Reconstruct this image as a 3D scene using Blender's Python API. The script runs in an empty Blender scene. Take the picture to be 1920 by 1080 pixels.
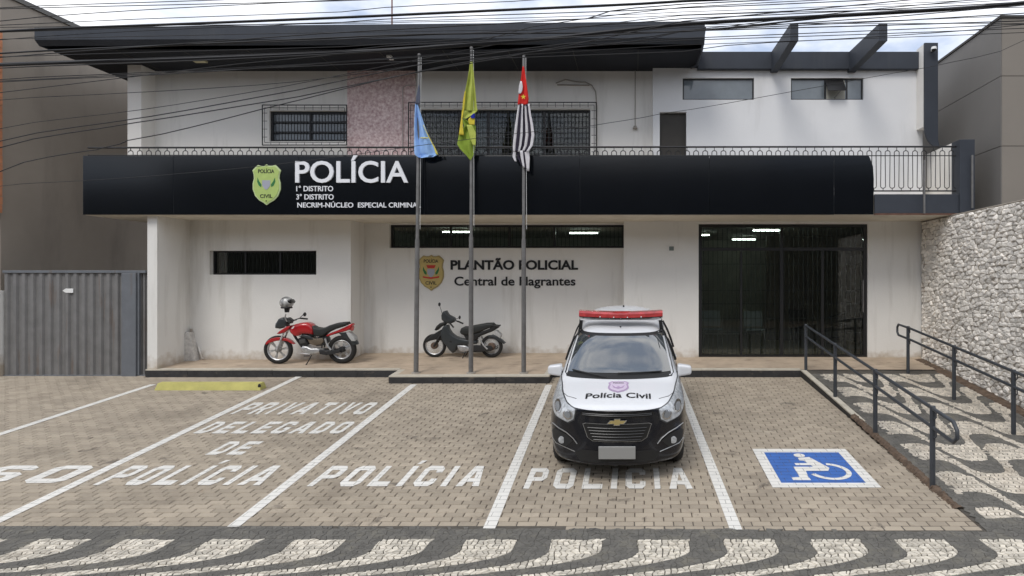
import bpy, bmesh, math, random
from mathutils import Vector, Matrix
from mathutils.bvhtree import BVHTree
R = math.radians
random.seed(7)
SC = bpy.context.scene
COL = SC.collection
# ------------------------------------------------------------------ camera
F = 1180.0; PX = 1190.0; PY = 530.0; CH = 1.758        # focal length in px of a 1920 px frame, axis point, eye height over the terrace
cam_d = bpy.data.cameras.new('camera'); cam = bpy.data.objects.new('camera', cam_d); COL.objects.link(cam)
cam_d.sensor_width = 36; cam_d.lens = F/1920*36
cam_d.shift_x = (960-PX)/1920; cam_d.shift_y = (PY-540)/1920
cam_d.clip_start = 0.05; cam_d.clip_end = 2000
cam.location = (0, 0, CH); cam.rotation_euler = (R(90), 0, 0)
SC.camera = cam
# ------------------------------------------------------------------ world: bright overcast sky
SUN_EL, SUN_AZ = 50, 205
w = bpy.data.worlds.new('World'); SC.world = w; w.use_nodes = True
nt = w.node_tree; nt.nodes.clear()
N = nt.nodes.new; L = nt.links.new
out = N('ShaderNodeOutputWorld'); bg = N('ShaderNodeBackground'); sky = N('ShaderNodeTexSky')
sky.sky_type = 'NISHITA'; sky.sun_disc = False; sky.sun_elevation = R(SUN_EL); sky.sun_rotation = R(SUN_AZ)
tc = N('ShaderNodeTexCoord'); mp = N('ShaderNodeMapping'); mp.inputs['Scale'].default_value = (1, 1, 2.4)
no = N('ShaderNodeTexNoise'); no.inputs['Scale'].default_value = 3.6; no.inputs['Detail'].default_value = 7; no.inputs['Roughness'].default_value = .55
cr = N('ShaderNodeValToRGB')
cr.color_ramp.elements[0].position = .38; cr.color_ramp.elements[0].color = (4.2, 5.0, 6.6, 1)
cr.color_ramp.elements[1].position = .60; cr.color_ramp.elements[1].color = (11.6, 11.5, 11.5, 1)
mx = N('ShaderNodeMixRGB'); mx.inputs['Fac'].default_value = .86
L(tc.outputs['Generated'], mp.inputs['Vector']); L(mp.outputs['Vector'], no.inputs['Vector']); L(no.outputs['Fac'], cr.inputs['Fac'])
L(sky.outputs['Color'], mx.inputs['Color1']); L(cr.outputs['Color'], mx.inputs['Color2'])
L(mx.outputs['Color'], bg.inputs['Color']); bg.inputs['Strength'].default_value = .10
L(bg.outputs['Background'], out.inputs['Surface'])
sd = bpy.data.lights.new('sun', 'SUN'); sd.energy = 1.05; sd.angle = R(22); sd.color = (1, .96, .9)
so = bpy.data.objects.new('sun', sd); COL.objects.link(so)
so.rotation_euler = (R(90-SUN_EL), 0, R(180-SUN_AZ)+math.pi)
so.rotation_euler = Vector((math.sin(R(SUN_AZ))*-math.cos(R(SUN_EL)), -math.cos(R(SUN_AZ))*math.cos(R(SUN_EL)), -math.sin(R(SUN_EL)))).to_track_quat('-Z', 'Y').to_euler()
vs = SC.view_settings; vs.view_transform = 'Standard'; vs.look = 'None'; vs.exposure = .50; vs.gamma = 1
vs.use_curve_mapping = False

# ------------------------------------------------------------------ helpers
def W(x, y, Y):                                        # pixel of the photograph at depth Y -> world
    return Vector(((x-PX)*Y/F, Y, CH-(y-PY)*Y/F))
def wx(x, Y): return (x-PX)*Y/F
def wz(y, Y): return CH-(y-PY)*Y/F
KY, G = 12.73, .089                                    # kerb line, slope of the lot
def lotz(Y): return -.141-G*(KY-Y)
def terz(Y): return G*(Y-KY)
def rampz(Y): return -.1095*(12.8-Y) if Y < 12.8 else terz(Y)
STZ = -.722                                            # pavement by the street
def lot_edge(X): return 6.30-.013*X
def lotpt(x, y):                                       # pixel on the lot -> world
    Y = (CH+.141+G*KY)/((y-PY)/F+G)
    return Vector((wx(x, Y), Y, lotz(Y)))
org = {}
def tag(o, label=None, cat=None, group=None, kind=None):
    if label: o['label'] = label
    if cat: o['category'] = cat
    if group: o['group'] = group
    if kind: o['kind'] = kind
    return o
def thing(name, label, cat, loc=(0, 0, 0), group=None):
    o = bpy.data.objects.new(name, None); COL.objects.link(o); o.location = loc; o.empty_display_size = .1
    org[o] = Vector(loc)
    return tag(o, label, cat, group)
class MB:
    def __init__(s): s.v = []; s.f = []; s.m = []; s.mi = 0; s.attr = []
    def face(s, pts, m=None):
        n = len(s.v); s.v += [tuple(p) for p in pts]; s.f.append(tuple(range(n, n+len(pts)))); s.m.append(s.mi if m is None else m); return s
    def add(s, vs, fs, m=None):
        n = len(s.v); s.v += [tuple(p) for p in vs]
        for f in fs: s.f.append(tuple(i+n for i in f)); s.m.append(s.mi if m is None else m)
        return s
    def box(s, x0, x1, y0, y1, z0, z1, m=None):
        vs = [(x, y, z) for z in (z0, z1) for y in (y0, y1) for x in (x0, x1)]
        return s.add(vs, [(0, 2, 3, 1), (4, 5, 7, 6), (0, 1, 5, 4), (2, 6, 7, 3), (0, 4, 6, 2), (1, 3, 7, 5)], m)
    def bbox(s, x0, x1, y0, y1, z0, z1, b=.01, m=None):          # bevelled box
        bm = bmesh.new(); bmesh.ops.create_cube(bm, size=1)
        for v in bm.verts: v.co = ((x0+x1)/2+v.co.x*(x1-x0), (y0+y1)/2+v.co.y*(y1-y0), (z0+z1)/2+v.co.z*(z1-z0))
        bmesh.ops.bevel(bm, geom=bm.edges[:], offset=b, segments=2, affect='EDGES', profile=.5)
        return s.bm(bm, m)
    def bm(s, bm, m=None):
        bm.verts.index_update(); s.add([v.co[:] for v in bm.verts], [[v.index for v in f.verts] for f in bm.faces], m); bm.free(); return s
    def quadbar(s, a, b, w, h=None, m=None, up=(0, 0, 1)):       # rectangular bar from a to b
        a = Vector(a); b = Vector(b); h = h or w; d = (b-a).normalized(); u = Vector(up)
        if abs(d.dot(u)) > .98: u = Vector((0, 1, 0))
        r = d.cross(u).normalized(); u = r.cross(d)
        c = [r*(-w/2)+u*(-h/2), r*(w/2)+u*(-h/2), r*(w/2)+u*(h/2), r*(-w/2)+u*(h/2)]
        return s.add([a+k for k in c]+[b+k for k in c], [(0, 1, 2, 3), (7, 6, 5, 4), (0, 4, 5, 1), (1, 5, 6, 2), (2, 6, 7, 3), (3, 7, 4, 0)], m)
    def tube(s, path, r, n=8, m=None, cap=True):
        P = [Vector(p) for p in path]; rs = r if isinstance(r, (list, tuple)) else [r]*len(P)
        base = len(s.v); pu = None
        for i, p in enumerate(P):
            d = ((P[min(i+1, len(P)-1)]-P[i]).normalized()+(P[i]-P[max(i-1, 0)]).normalized())
            if d.length < 1e-6: d = P[-1]-P[0]
            d.normalize()
            if pu is None:
                u = Vector((0, 0, 1)) if abs(d.z) < .9 else Vector((0, 1, 0))
            else: u = pu
            rr = d.cross(u).normalized(); u = rr.cross(d).normalized(); pu = u
            for k in range(n):
                a = 2*math.pi*k/n; s.v.append(tuple(p+rr*math.cos(a)*rs[i]+u*math.sin(a)*rs[i]))
        mm = s.mi if m is None else m
        for i in range(len(P)-1):
            for k in range(n):
                a = base+i*n+k; b = base+i*n+(k+1) % n
                s.f.append((a, b, b+n, a+n)); s.m.append(mm)
        if cap:
            s.f.append(tuple(base+k for k in range(n))[::-1]); s.m.append(mm)
            s.f.append(tuple(base+(len(P)-1)*n+k for k in range(n))); s.m.append(mm)
        return s
    def torus(s, c, R0, r, axis='Y', n=28, k=10, m=None, sx=1.0):
        base = len(s.v); c = Vector(c); mm = s.mi if m is None else m
        for i in range(n):
            a = 2*math.pi*i/n
            for j in range(k):
                b = 2*math.pi*j/k; rad = R0+r*math.cos(b); h = r*sx*math.sin(b)
                p = {'Y': (rad*math.cos(a), h, rad*math.sin(a)), 'X': (h, rad*math.cos(a), rad*math.sin(a)), 'Z': (rad*math.cos(a), rad*math.sin(a), h)}[axis]
                s.v.append(tuple(c+Vector(p)))
        for i in range(n):
            for j in range(k):
                s.f.append((base+i*k+j, base+i*k+(j+1) % k, base+((i+1) % n)*k+(j+1) % k, base+((i+1) % n)*k+j)); s.m.append(mm)
        return s
    def lathe(s, c, prof, axis='Y', n=24, m=None):               # prof: (radius, offset along the axis)
        base = len(s.v); c = Vector(c); mm = s.mi if m is None else m; K = len(prof)
        for i in range(n):
            a = 2*math.pi*i/n
            for (rad, h) in prof:
                p = {'Y': (rad*math.cos(a), h, rad*math.sin(a)), 'X': (h, rad*math.cos(a), rad*math.sin(a)), 'Z': (rad*math.cos(a), rad*math.sin(a), h)}[axis]
                s.v.append(tuple(c+Vector(p)))
        for i in range(n):
            for j in range(K-1):
                s.f.append((base+i*K+j, base+i*K+j+1, base+((i+1) % n)*K+j+1, base+((i+1) % n)*K+j)); s.m.append(mm)
        return s
    def ell(s, c, rx, ry, rz, n=16, k=10, m=None):
        base = len(s.v); mm = s.mi if m is None else m
        for j in range(k+1):
            t = math.pi*j/k
            for i in range(n):
                a = 2*math.pi*i/n
                s.v.append((c[0]+rx*math.sin(t)*math.cos(a), c[1]+ry*math.sin(t)*math.sin(a), c[2]+rz*math.cos(t)))
        for j in range(k):
            for i in range(n):
                s.f.append((base+j*n+i, base+(j+1)*n+i, base+(j+1)*n+(i+1) % n, base+j*n+(i+1) % n)); s.m.append(mm)
        return s
    def pill(s, poly, t, b=.012, yc=0, m=None, seg=3):            # side-view outline (x,z) with rounded thickness along Y
        bm = bmesh.new(); vs = [bm.verts.new((p[0], yc-t, p[1])) for p in poly]
        f = bm.faces.new(vs); r = bmesh.ops.extrude_face_region(bm, geom=[f])
        for e in r['geom']:
            if isinstance(e, bmesh.types.BMVert): e.co.y += 2*t
        bmesh.ops.recalc_face_normals(bm, faces=bm.faces[:])
        ed = [e for e in bm.edges if abs(e.verts[0].co.y-e.verts[1].co.y) < 1e-6]
        bmesh.ops.bevel(bm, geom=ed, offset=min(b, t*.9), segments=seg, affect='EDGES', profile=.5, clamp_overlap=True)
        bmesh.ops.triangulate(bm, faces=[f for f in bm.faces if len(f.verts) > 4])
        return s.bm(bm, m)
    def mesh(s, name, mats, o=Vector((0, 0, 0)), smooth=False, recalc=True, merge=False):
        me = bpy.data.meshes.new(name)
        me.from_pydata([(v[0]-o[0], v[1]-o[1], v[2]-o[2]) for v in s.v], [], s.f)
        if not isinstance(mats, (list, tuple)): mats = [mats]
        for m in mats: me.materials.append(m)
        if len(mats) > 1: me.polygons.foreach_set('material_index', s.m)
        if recalc:
            bm = bmesh.new(); bm.from_mesh(me)
            if merge: bmesh.ops.remove_doubles(bm, verts=bm.verts[:], dist=1e-5)
            bmesh.ops.recalc_face_normals(bm, faces=bm.faces[:]); bm.to_mesh(me); bm.free()
        if smooth:
            me.polygons.foreach_set('use_smooth', [True]*len(me.polygons))
            try: me.set_sharp_from_angle(angle=R(smooth if smooth is not True else 40))
            except Exception: pass
        if s.attr and not recalc:
            at = me.attributes.new('tone', 'FLOAT', 'FACE'); at.data.foreach_set('value', s.attr)
        me.update(); return me
    def build(s, name, mats, parent=None, smooth=False, recalc=True, loc=None):
        if parent is not None: o = org[parent]
        else: o = Vector(loc) if loc is not None else Vector((0, 0, 0))
        me = s.mesh(name, mats, o, smooth, recalc)
        ob = bpy.data.objects.new(name, me); COL.objects.link(ob)
        if parent is not None: ob.parent = parent
        else: ob.location = o
        org[ob] = o; return ob
def obj_mesh(name, me, parent=None, loc=(0, 0, 0)):
    ob = bpy.data.objects.new(name, me); COL.objects.link(ob)
    if parent is not None: ob.parent = parent; ob.location = Vector(loc)-org[parent]; org[ob] = Vector(loc)
    else: ob.location = loc; org[ob] = Vector(loc)
    return ob
def copy_tree(o, parent=None):
    c = o.copy(); COL.objects.link(c); org[c] = org.get(o, Vector((0, 0, 0)))
    if parent is not None: c.parent = parent
    for ch in list(o.children): copy_tree(ch, c)
    return c

# ------------------------------------------------------------------ materials
def mat(name, col, rough=.6, metal=0, var=0, vscale=3, bump=0, bscale=60, spec=.5, coat=0, col2=None, stain=None, emit=0, coord='pos', tone=0, detail=6):
    m = bpy.data.materials.new(name); m.use_nodes = True; n = m.node_tree; nd = n.nodes; lk = n.links
    b = nd['Principled BSDF']
    b.inputs['Roughness'].default_value = rough; b.inputs['Metallic'].default_value = metal
    b.inputs['Specular IOR Level'].default_value = spec
    if coat: b.inputs['Coat Weight'].default_value = coat; b.inputs['Coat Roughness'].default_value = .05
    c4 = (*col, 1)
    b.inputs['Base Color'].default_value = c4
    if emit: b.inputs['Emission Color'].default_value = c4; b.inputs['Emission Strength'].default_value = emit
    if coord == 'pos': vec = nd.new('ShaderNodeNewGeometry').outputs['Position']
    else: vec = nd.new('ShaderNodeTexCoord').outputs['Object']
    cur = None
    if var or col2:
        no = nd.new('ShaderNodeTexNoise'); no.inputs['Scale'].default_value = vscale; no.inputs['Detail'].default_value = detail; no.inputs['Roughness'].default_value = .6
        lk.new(vec, no.inputs['Vector'])
        r = nd.new('ShaderNodeValToRGB'); r.color_ramp.elements[0].position = .32; r.color_ramp.elements[1].position = .68
        c2 = col2 if col2 else tuple(c*(1+var) for c in col); c1 = col if col2 else tuple(c*(1-var) for c in col)
        r.color_ramp.elements[0].color = (*c1, 1); r.color_ramp.elements[1].color = (*c2, 1)
        lk.new(no.outputs['Fac'], r.inputs['Fac']); cur = r.outputs['Color']
    if tone:
        at = nd.new('ShaderNodeAttribute'); at.attribute_name = 'tone'
        hs = nd.new('ShaderNodeHueSaturation'); mt = nd.new('ShaderNodeMath'); mt.operation = 'MULTIPLY_ADD'
        mt.inputs[1].default_value = tone; mt.inputs[2].default_value = 1-tone/2
        lk.new(at.outputs['Fac'], mt.inputs[0]); lk.new(mt.outputs[0], hs.inputs['Value'])
        if cur: lk.new(cur, hs.inputs['Color'])
        else: hs.inputs['Color'].default_value = c4
        cur = hs.outputs['Color']
    if stain:                                          # (colour, scale xyz, low, high, amount)
        sc, ss, lo, hi, amt = stain
        mp = nd.new('ShaderNodeMapping'); mp.inputs['Scale'].default_value = ss; lk.new(vec, mp.inputs['Vector'])
        no = nd.new('ShaderNodeTexNoise'); no.inputs['Scale'].default_value = 1; no.inputs['Detail'].default_value = 8; no.inputs['Roughness'].default_value = .62
        lk.new(mp.outputs['Vector'], no.inputs['Vector'])
        mr = nd.new('ShaderNodeMapRange'); mr.inputs['From Min'].default_value = lo; mr.inputs['From Max'].default_value = hi; mr.inputs['To Max'].default_value = amt
        lk.new(no.outputs['Fac'], mr.inputs['Value'])
        mxx = nd.new('ShaderNodeMixRGB'); mxx.inputs['Color2'].default_value = (*sc, 1); lk.new(mr.outputs['Result'], mxx.inputs['Fac'])
        if cur: lk.new(cur, mxx.inputs['Color1'])
        else: mxx.inputs['Color1'].default_value = c4
        cur = mxx.outputs['Color']
    if cur: lk.new(cur, b.inputs['Base Color'])
    if bump:
        nb = nd.new('ShaderNodeTexNoise'); nb.inputs['Scale'].default_value = bscale; nb.inputs['Detail'].default_value = 5; lk.new(vec, nb.inputs['Vector'])
        bp = nd.new('ShaderNodeBump'); bp.inputs['Strength'].default_value = bump; bp.inputs['Distance'].default_value = .01
        lk.new(nb.outputs['Fac'], bp.inputs['Height']); lk.new(bp.outputs['Normal'], b.inputs['Normal'])
        m['bump'] = 1
    return m
def height_dirt(m, col, z0, z1, amt, slope=0, ky=0, nscale=7):    # splash-back dirt band along the foot of a wall
    n = m.node_tree; nd = n.nodes; lk = n.links; b = nd['Principled BSDF']
    g = nd.new('ShaderNodeNewGeometry'); sp = nd.new('ShaderNodeSeparateXYZ'); lk.new(g.outputs['Position'], sp.inputs[0])
    no = nd.new('ShaderNodeTexNoise'); no.inputs['Scale'].default_value = nscale; no.inputs['Detail'].default_value = 8; lk.new(g.outputs['Position'], no.inputs['Vector'])
    a = nd.new('ShaderNodeMath'); a.operation = 'MULTIPLY_ADD'; a.inputs[1].default_value = .5; lk.new(no.outputs['Fac'], a.inputs[0]); lk.new(sp.outputs['Z'], a.inputs[2])
    mr = nd.new('ShaderNodeMapRange'); mr.inputs['From Min'].default_value = z0+.25; mr.inputs['From Max'].default_value = z1+.25
    mr.inputs['To Min'].default_value = amt; mr.inputs['To Max'].default_value = 0; lk.new(a.outputs[0], mr.inputs['Value'])
    mx = nd.new('ShaderNodeMixRGB'); mx.inputs['Color2'].default_value = (*col, 1); lk.new(mr.outputs['Result'], mx.inputs['Fac'])
    if b.inputs['Base Color'].links: lk.new(b.inputs['Base Color'].links[0].from_socket, mx.inputs['Color1'])
    else: mx.inputs['Color1'].default_value = b.inputs['Base Color'].default_value
    lk.new(mx.outputs['Color'], b.inputs['Base Color'])
def glass(name, tint=(.55, .6, .6), ior=1.5, gl=1.0, rough=.01):
    m = bpy.data.materials.new(name); m.use_nodes = True; n = m.node_tree; nd = n.nodes; lk = n.links; nd.clear()
    o = nd.new('ShaderNodeOutputMaterial'); t = nd.new('ShaderNodeBsdfTransparent'); t.inputs['Color'].default_value = (*tint, 1)
    g = nd.new('ShaderNodeBsdfGlossy'); g.inputs['Roughness'].default_value = rough; g.inputs['Color'].default_value = (gl, gl, gl, 1)
    fr = nd.new('ShaderNodeFresnel'); fr.inputs['IOR'].default_value = ior
    mx = nd.new('ShaderNodeMixShader'); lk.new(fr.outputs[0], mx.inputs[0]); lk.new(t.outputs[0], mx.inputs[1]); lk.new(g.outputs[0], mx.inputs[2]); lk.new(mx.outputs[0], o.inputs['Surface'])
    return m
M = {}
M['plaster'] = mat('white_plaster', (.755, .74, .705), .85, var=.035, vscale=.8, bump=.25, bscale=45, stain=((.40, .37, .32), (2.6, 2.6, .30), .53, .78, .55))
height_dirt(M['plaster'], (.36, .27, .17), .02, .30, .75)
M['plaster_up'] = mat('white_plaster_bounce_tint', (.80, .775, .735), .85, var=.03, vscale=.9, bump=.2, bscale=45, stain=((.40, .38, .34), (2.2, 2.2, .3), .55, .82, .55))  # warm tint paints in the bounce light under the eaves
M['plaster_r'] = mat('white_plaster_right', (.74, .74, .745), .85, var=.03, vscale=.9, bump=.2, bscale=45, stain=((.42, .41, .39), (2.2, 2.2, .3), .55, .82, .45))
M['cream'] = mat('cream_plaster', (.70, .65, .55), .85, var=.05, vscale=1.2, bump=.2, bscale=45, stain=((.36, .32, .26), (1.5, 1.5, .4), .55, .8, .5))
M['pink'] = mat('pink_pebbledash', (.50, .30, .30), .9, bump=1.3, bscale=30, col2=(.92, .78, .75), vscale=17)
height = None
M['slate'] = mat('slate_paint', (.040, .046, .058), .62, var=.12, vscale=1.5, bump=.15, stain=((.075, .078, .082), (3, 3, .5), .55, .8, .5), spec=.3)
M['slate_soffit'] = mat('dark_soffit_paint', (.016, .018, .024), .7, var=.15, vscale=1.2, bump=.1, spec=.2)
M['panel'] = mat('black_gloss_panel', (.004, .005, .007), .13, var=.1, vscale=2, spec=.42)
M['panel_frame'] = mat('panel_joint_black', (.004, .004, .005), .6)
M['conc'] = mat('weathered_concrete', (.33, .30, .26), .9, var=.15, vscale=3, bump=.5, bscale=40)
M['iron'] = mat('black_ironwork', (.018, .018, .02), .5, var=.15, vscale=20, spec=.4)
M['rail'] = mat('dark_grey_tube', (.045, .05, .058), .42, var=.15, vscale=9, spec=.5)
M['frame'] = mat('black_aluminium', (.012, .012, .013), .4, var=.1, vscale=6)
M['dark'] = mat('dark_interior', (.40, .39, .34), .9, var=.2, vscale=2)
M['wood'] = mat('dark_wood_lining', (.22, .19, .15), .6, var=.25, vscale=4, stain=((.06, .05, .04), (12, 12, .5), .4, .7, .8))
M['glass'] = glass('window_glass', (.80, .83, .80), 1.5)
M['glass_grey'] = mat('grey_frosted_glass', (.16, .185, .205), .08, var=.12, vscale=2.5, spec=.7)
M['lamp'] = mat('lit_tube', (.85, 1.0, .93), .5, emit=14)
M['steel'] = mat('galvanised_pole', (.17, .165, .16), .45, metal=.35, var=.18, vscale=7)
M['white'] = mat('white_paint', (.78, .78, .76), .5, var=.04, vscale=8)
M['black'] = mat('black_plastic', (.012, .012, .012), .55)
M['rubber'] = mat('tyre_rubber', (.016, .015, .014), .85, bump=.2, bscale=90, coord='obj')
M['chrome'] = mat('chrome', (.62, .62, .62), .18, metal=1)
M['alu'] = mat('cast_aluminium', (.42, .42, .41), .38, metal=.8, var=.2, vscale=30, coord='obj')
M['letter_white'] = mat('white_acrylic', (.80, .81, .84), .4)
M['letter_black'] = mat('black_acrylic', (.010, .010, .011), .35)
# ================================================================== SETTING
g = MB(); g.face([(-400, -400, -.93), (400, -400, -.93), (400, 700, -.93), (-400, 700, -.93)])
M['soil'] = mat('packed_earth', (.16, .12, .085), .95, var=.3, vscale=.6, bump=.4, bscale=8)
tag(g.build('ground', M['soil'], recalc=False), kind='structure')
M['asphalt'] = mat('asphalt', (.055, .054, .052), .9, var=.2, vscale=1.2, bump=.6, bscale=90)
g = MB(); g.face([(-60, -9, -.90), (60, -9, -.90), (60, 3.6, -.90), (-60, 3.6, -.90)])
tag(g.build('street', M['asphalt'], recalc=False), kind='structure')

# ---- parking lot of concrete pavers
M['joint'] = mat('sandy_joint', (.075, .058, .042), .95, var=.3, vscale=5)
M['paver'] = mat('tan_concrete_paver', (.36, .305, .235), .88, var=.07, vscale=1.3, tone=.24, bump=.5, bscale=70,
                 stain=((.13, .105, .078), (.9, .75, 1), .52, .74, .60))
XR = lambda Y: 3.36+.02*(12.7-Y)
g = MB()
xs = [-14+i*.5 for i in range(36)]
for a, b in zip(xs, xs[1:]):
    b_ = min(b, 3.56)
    g.face([(a, lot_edge(a)-.02, lotz(6.3)-.012), (b_, lot_edge(b_)-.02, lotz(6.3)-.012), (b_, 14.0 if b_ < -9.9 else 12.80, lotz(14.0 if b_ < -9.9 else 12.8)-.012), (a, 14.0 if b_ < -9.9 else 12.8, lotz(14.0 if b_ < -9.9 else 12.8)-.012)])
lot = tag(g.build('parking_lot', M['joint'], recalc=False), kind='structure')
def paver_mb(cx, cy, cz, wx_, wy_, tone, mb, flat=False):
    e = .006; k = .0065; sl = G
    def P(x, y, z): return (cx+x, cy+y, cz+y*sl+z)
    hx, hy = wx_/2-.0048, wy_/2-.0055
    t = [P(-hx+k, -hy+k, 0), P(hx-k, -hy+k, 0), P(hx-k, hy-k, 0), P(-hx+k, hy-k, 0)]
    o = [P(-hx, -hy, -e), P(hx, -hy, -e), P(hx, hy, -e), P(-hx, hy, -e)]
    d = [P(-hx, -hy, -.014), P(hx, -hy, -.014), P(hx, hy, -.014), P(-hx, hy, -.014)]
    mb.add(t+o+d, [(0, 1, 2, 3)]+[(4+i, 4+(i+1) % 4, (i+1) % 4, i) for i in range(4)]+[(8+i, 8+(i+1) % 4, 4+(i+1) % 4, 4+i) for i in range(4)])
    mb.attr += [tone]*9
def spots(m, col, sc, lo, hi, amt):
    n = m.node_tree; nd = n.nodes; lk = n.links; b = nd['Principled BSDF']; g_ = nd.new('ShaderNodeNewGeometry')
    no = nd.new('ShaderNodeTexNoise'); no.inputs['Scale'].default_value = sc; no.inputs['Detail'].default_value = 9; no.inputs['Roughness'].default_value = .7; no.inputs['Distortion'].default_value = .4
    lk.new(g_.outputs['Position'], no.inputs['Vector']); mr = nd.new('ShaderNodeMapRange'); mr.inputs['From Min'].default_value = lo; mr.inputs['From Max'].default_value = hi; mr.inputs['To Max'].default_value = amt
    lk.new(no.outputs['Fac'], mr.inputs['Value']); mx = nd.new('ShaderNodeMixRGB'); mx.inputs['Color2'].default_value = (*col, 1); lk.new(mr.outputs['Result'], mx.inputs['Fac'])
    lk.new(b.inputs['Base Color'].links[0].from_socket, mx.inputs['Color1']); lk.new(mx.outputs['Color'], b.inputs['Base Color'])
spots(M['paver'], (.06, .05, .042), 2.6, .60, .69, .65); spots(M['paver'], (.47, .42, .34), 1.9, .58, .72, .35); spots(M['paver'], (.30, .19, .11), 3.7, .66, .74, .35)
cells = []
rng = random.Random(3)
row = 0; y = 6.18
while y < 13.9:
    x = -13.4+(row % 2)*.1+rng.uniform(-.008, .008)
    while x < 3.5:
        yc = y+.05
        if yc > 12.72 and x > -9.95: break
        x0, x1 = x, x+.2
        if x1 > XR(yc): x1 = XR(yc)
        if x1-x0 > .04 and yc-.05 > lot_edge(x)-.03: cells.append(((x0+x1)/2, yc, x1-x0))
        x += .2
    y += .1; row += 1
def inframe(X, Y): return -1210 < X*F/Y < 750
near = sorted([c for c in cells if inframe(c[0], c[1])], key=lambda c: c[1])[:300]
ns = set(near)
pm = []
for i in range(9):
    b = MB(); paver_mb(0, 0, 0, .2, .1, i/8, b); pm.append(b.mesh('paver', M['paver'], recalc=False))
rest = MB()
for c in cells:
    z = lotz(c[1])+rng.uniform(-.0022, .0008)
    if c in ns and abs(c[2]-.2) < 1e-6: obj_mesh('paver', rng.choice(pm), lot, (c[0], c[1], z))
    elif c in ns:
        b = MB(); paver_mb(0, 0, 0, c[2], .1, rng.random(), b); obj_mesh('paver', b.mesh('paver', M['paver'], recalc=False), lot, (c[0], c[1], z))
    else: paver_mb(c[0], c[1], z, c[2], .1, rng.random(), rest)
tag(rest.build('far_pavers', M['paver'], lot, recalc=False), kind='stuff')

# ---- Portuguese mosaic: street strip and ramp
M['mortar'] = mat('grey_mortar', (.085, .075, .062), .95, var=.25, vscale=9)
M['stone_w'] = mat('white_limestone', (.62, .57, .48), .75, var=.08, vscale=6, tone=.55, bump=.6, bscale=80, stain=((.36, .30, .23), (2, 2, 2), .52, .8, .6))
M['stone_d'] = mat('dark_basalt', (.125, .118, .104), .8, var=.14, vscale=5, tone=.25, bump=.8, bscale=80, stain=((.20, .18, .13), (5, 5, 5), .52, .75, .5))
spots(M['stone_w'], (.20, .17, .13), 3.1, .56, .70, .40) if 'spots' in globals() else None
spots(M['stone_d'], (.26, .24, .19), 11, .60, .66, .35)
def S(ph): return math.tanh(2.2*math.sin(ph))/math.tanh(2.2)
def f_street(X, Y):
    v = 6.09-Y
    if v < 0: return -1
    P = .825; wd = .37+.125*math.exp(-(v/.45)**4)
    gr = 0 if v < .25 else -.56*((min(v, .72)-.24)/.36)**2-max(0, v-.72)*3.6
    d = (-1.957+gr-X) % P
    return min(d, wd-d) if d < wd else -min(d-wd, P-d)
def f_ramp(X, Y):
    v = X-3.66
    if v < 0 or Y < 6.55: return -1
    P = .94
    u = ((Y-7.6-.50*S(2*math.pi*(v+.12)/1.12))/P) % 1
    i = u*P
    r = min(i, .60*P-i) if u < .8 else -(P-i)
    return min(r, v+.0, 12.45-Y)
def clip(poly, vals, sign):
    o = []
    n = len(poly)
    for i in range(n):
        a, b = poly[i], poly[(i+1) % n]; va, vb = vals[i]*sign, vals[(i+1) % n]*sign
        if va >= 0: o.append(a)
        if (va >= 0) != (vb >= 0):
            t = va/(va-vb); o.append((a[0]+(b[0]-a[0])*t, a[1]+(b[1]-a[1])*t))
    return o
def area(p): return abs(sum(p[i][0]*p[(i+1) % len(p)][1]-p[(i+1) % len(p)][0]*p[i][1] for i in range(len(p))))/2
def mosaic(fn, zf, x0, x1, y0, y1, cs, inside, rng):
    nx = int((x1-x0)/cs); ny = int((y1-y0)/cs)
    J = .34*cs
    pts = {}
    def pt(i, j):
        if (i, j) not in pts: pts[(i, j)] = (x0+i*cs+rng.uniform(-J, J)+(cs*.5 if j % 2 else 0), y0+j*cs+rng.uniform(-J, J))
        return pts[(i, j)]
    res = []
    for j in range(ny):
        for i in range(nx):
            q = [pt(i, j), pt(i+1, j), pt(i+1, j+1), pt(i, j+1)]
            cx = sum(p[0] for p in q)/4; cy = sum(p[1] for p in q)/4
            if not inside(cx, cy): continue
            vals = [fn(*p) for p in q]; vc = fn(cx, cy)
            same = all((v >= 0) == (vc >= 0) for v in vals)
            if same: res.append((q, vc >= 0))
            elif max(abs(v) for v in vals) > .25: res.append((q, vc >= 0))
            else:
                for sg in (1, -1):
                    p = clip(q, vals, sg)
                    if len(p) > 2 and area(p) > 2.5e-4: res.append((p, sg > 0))
    return res
def stone_piece(mb, p, zf, white, rng, m, off=(0, 0, 0)):
    n = len(p); cx = sum(a[0] for a in p)/n; cy = sum(a[1] for a in p)/n
    if sum(p[i][0]*p[(i+1) % n][1]-p[(i+1) % n][0]*p[i][1] for i in range(n)) < 0: p = p[::-1]
    gp = .84 if white else .965; kk = .80 if white else .84
    h = rng.uniform(-.002, .0025)
    top = [(cx+(a[0]-cx)*gp*.90, cy+(a[1]-cy)*gp*.90) for a in p]; bot = [(cx+(a[0]-cx)*gp, cy+(a[1]-cy)*gp) for a in p]
    dz = .009 if white else .003
    V = [(a[0]-off[0], a[1]-off[1], zf(a[1])+h-off[2]+rng.uniform(-.001, .001)) for a in top]+[(a[0]-off[0], a[1]-off[1], zf(a[1])-dz-off[2]) for a in bot]
    mb.add(V, [tuple(range(n))]+[(n+i, n+(i+1) % n, (i+1) % n, i) for i in range(n)], m)
    mb.attr += [rng.random()]*(n+1)
rng = random.Random(11)
zs = lambda Y: STZ if Y < 6.2 else STZ+(Y-6.2)*.1*2
def zstreet(Y): return STZ+max(0, (Y-6.05))*.06
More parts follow.
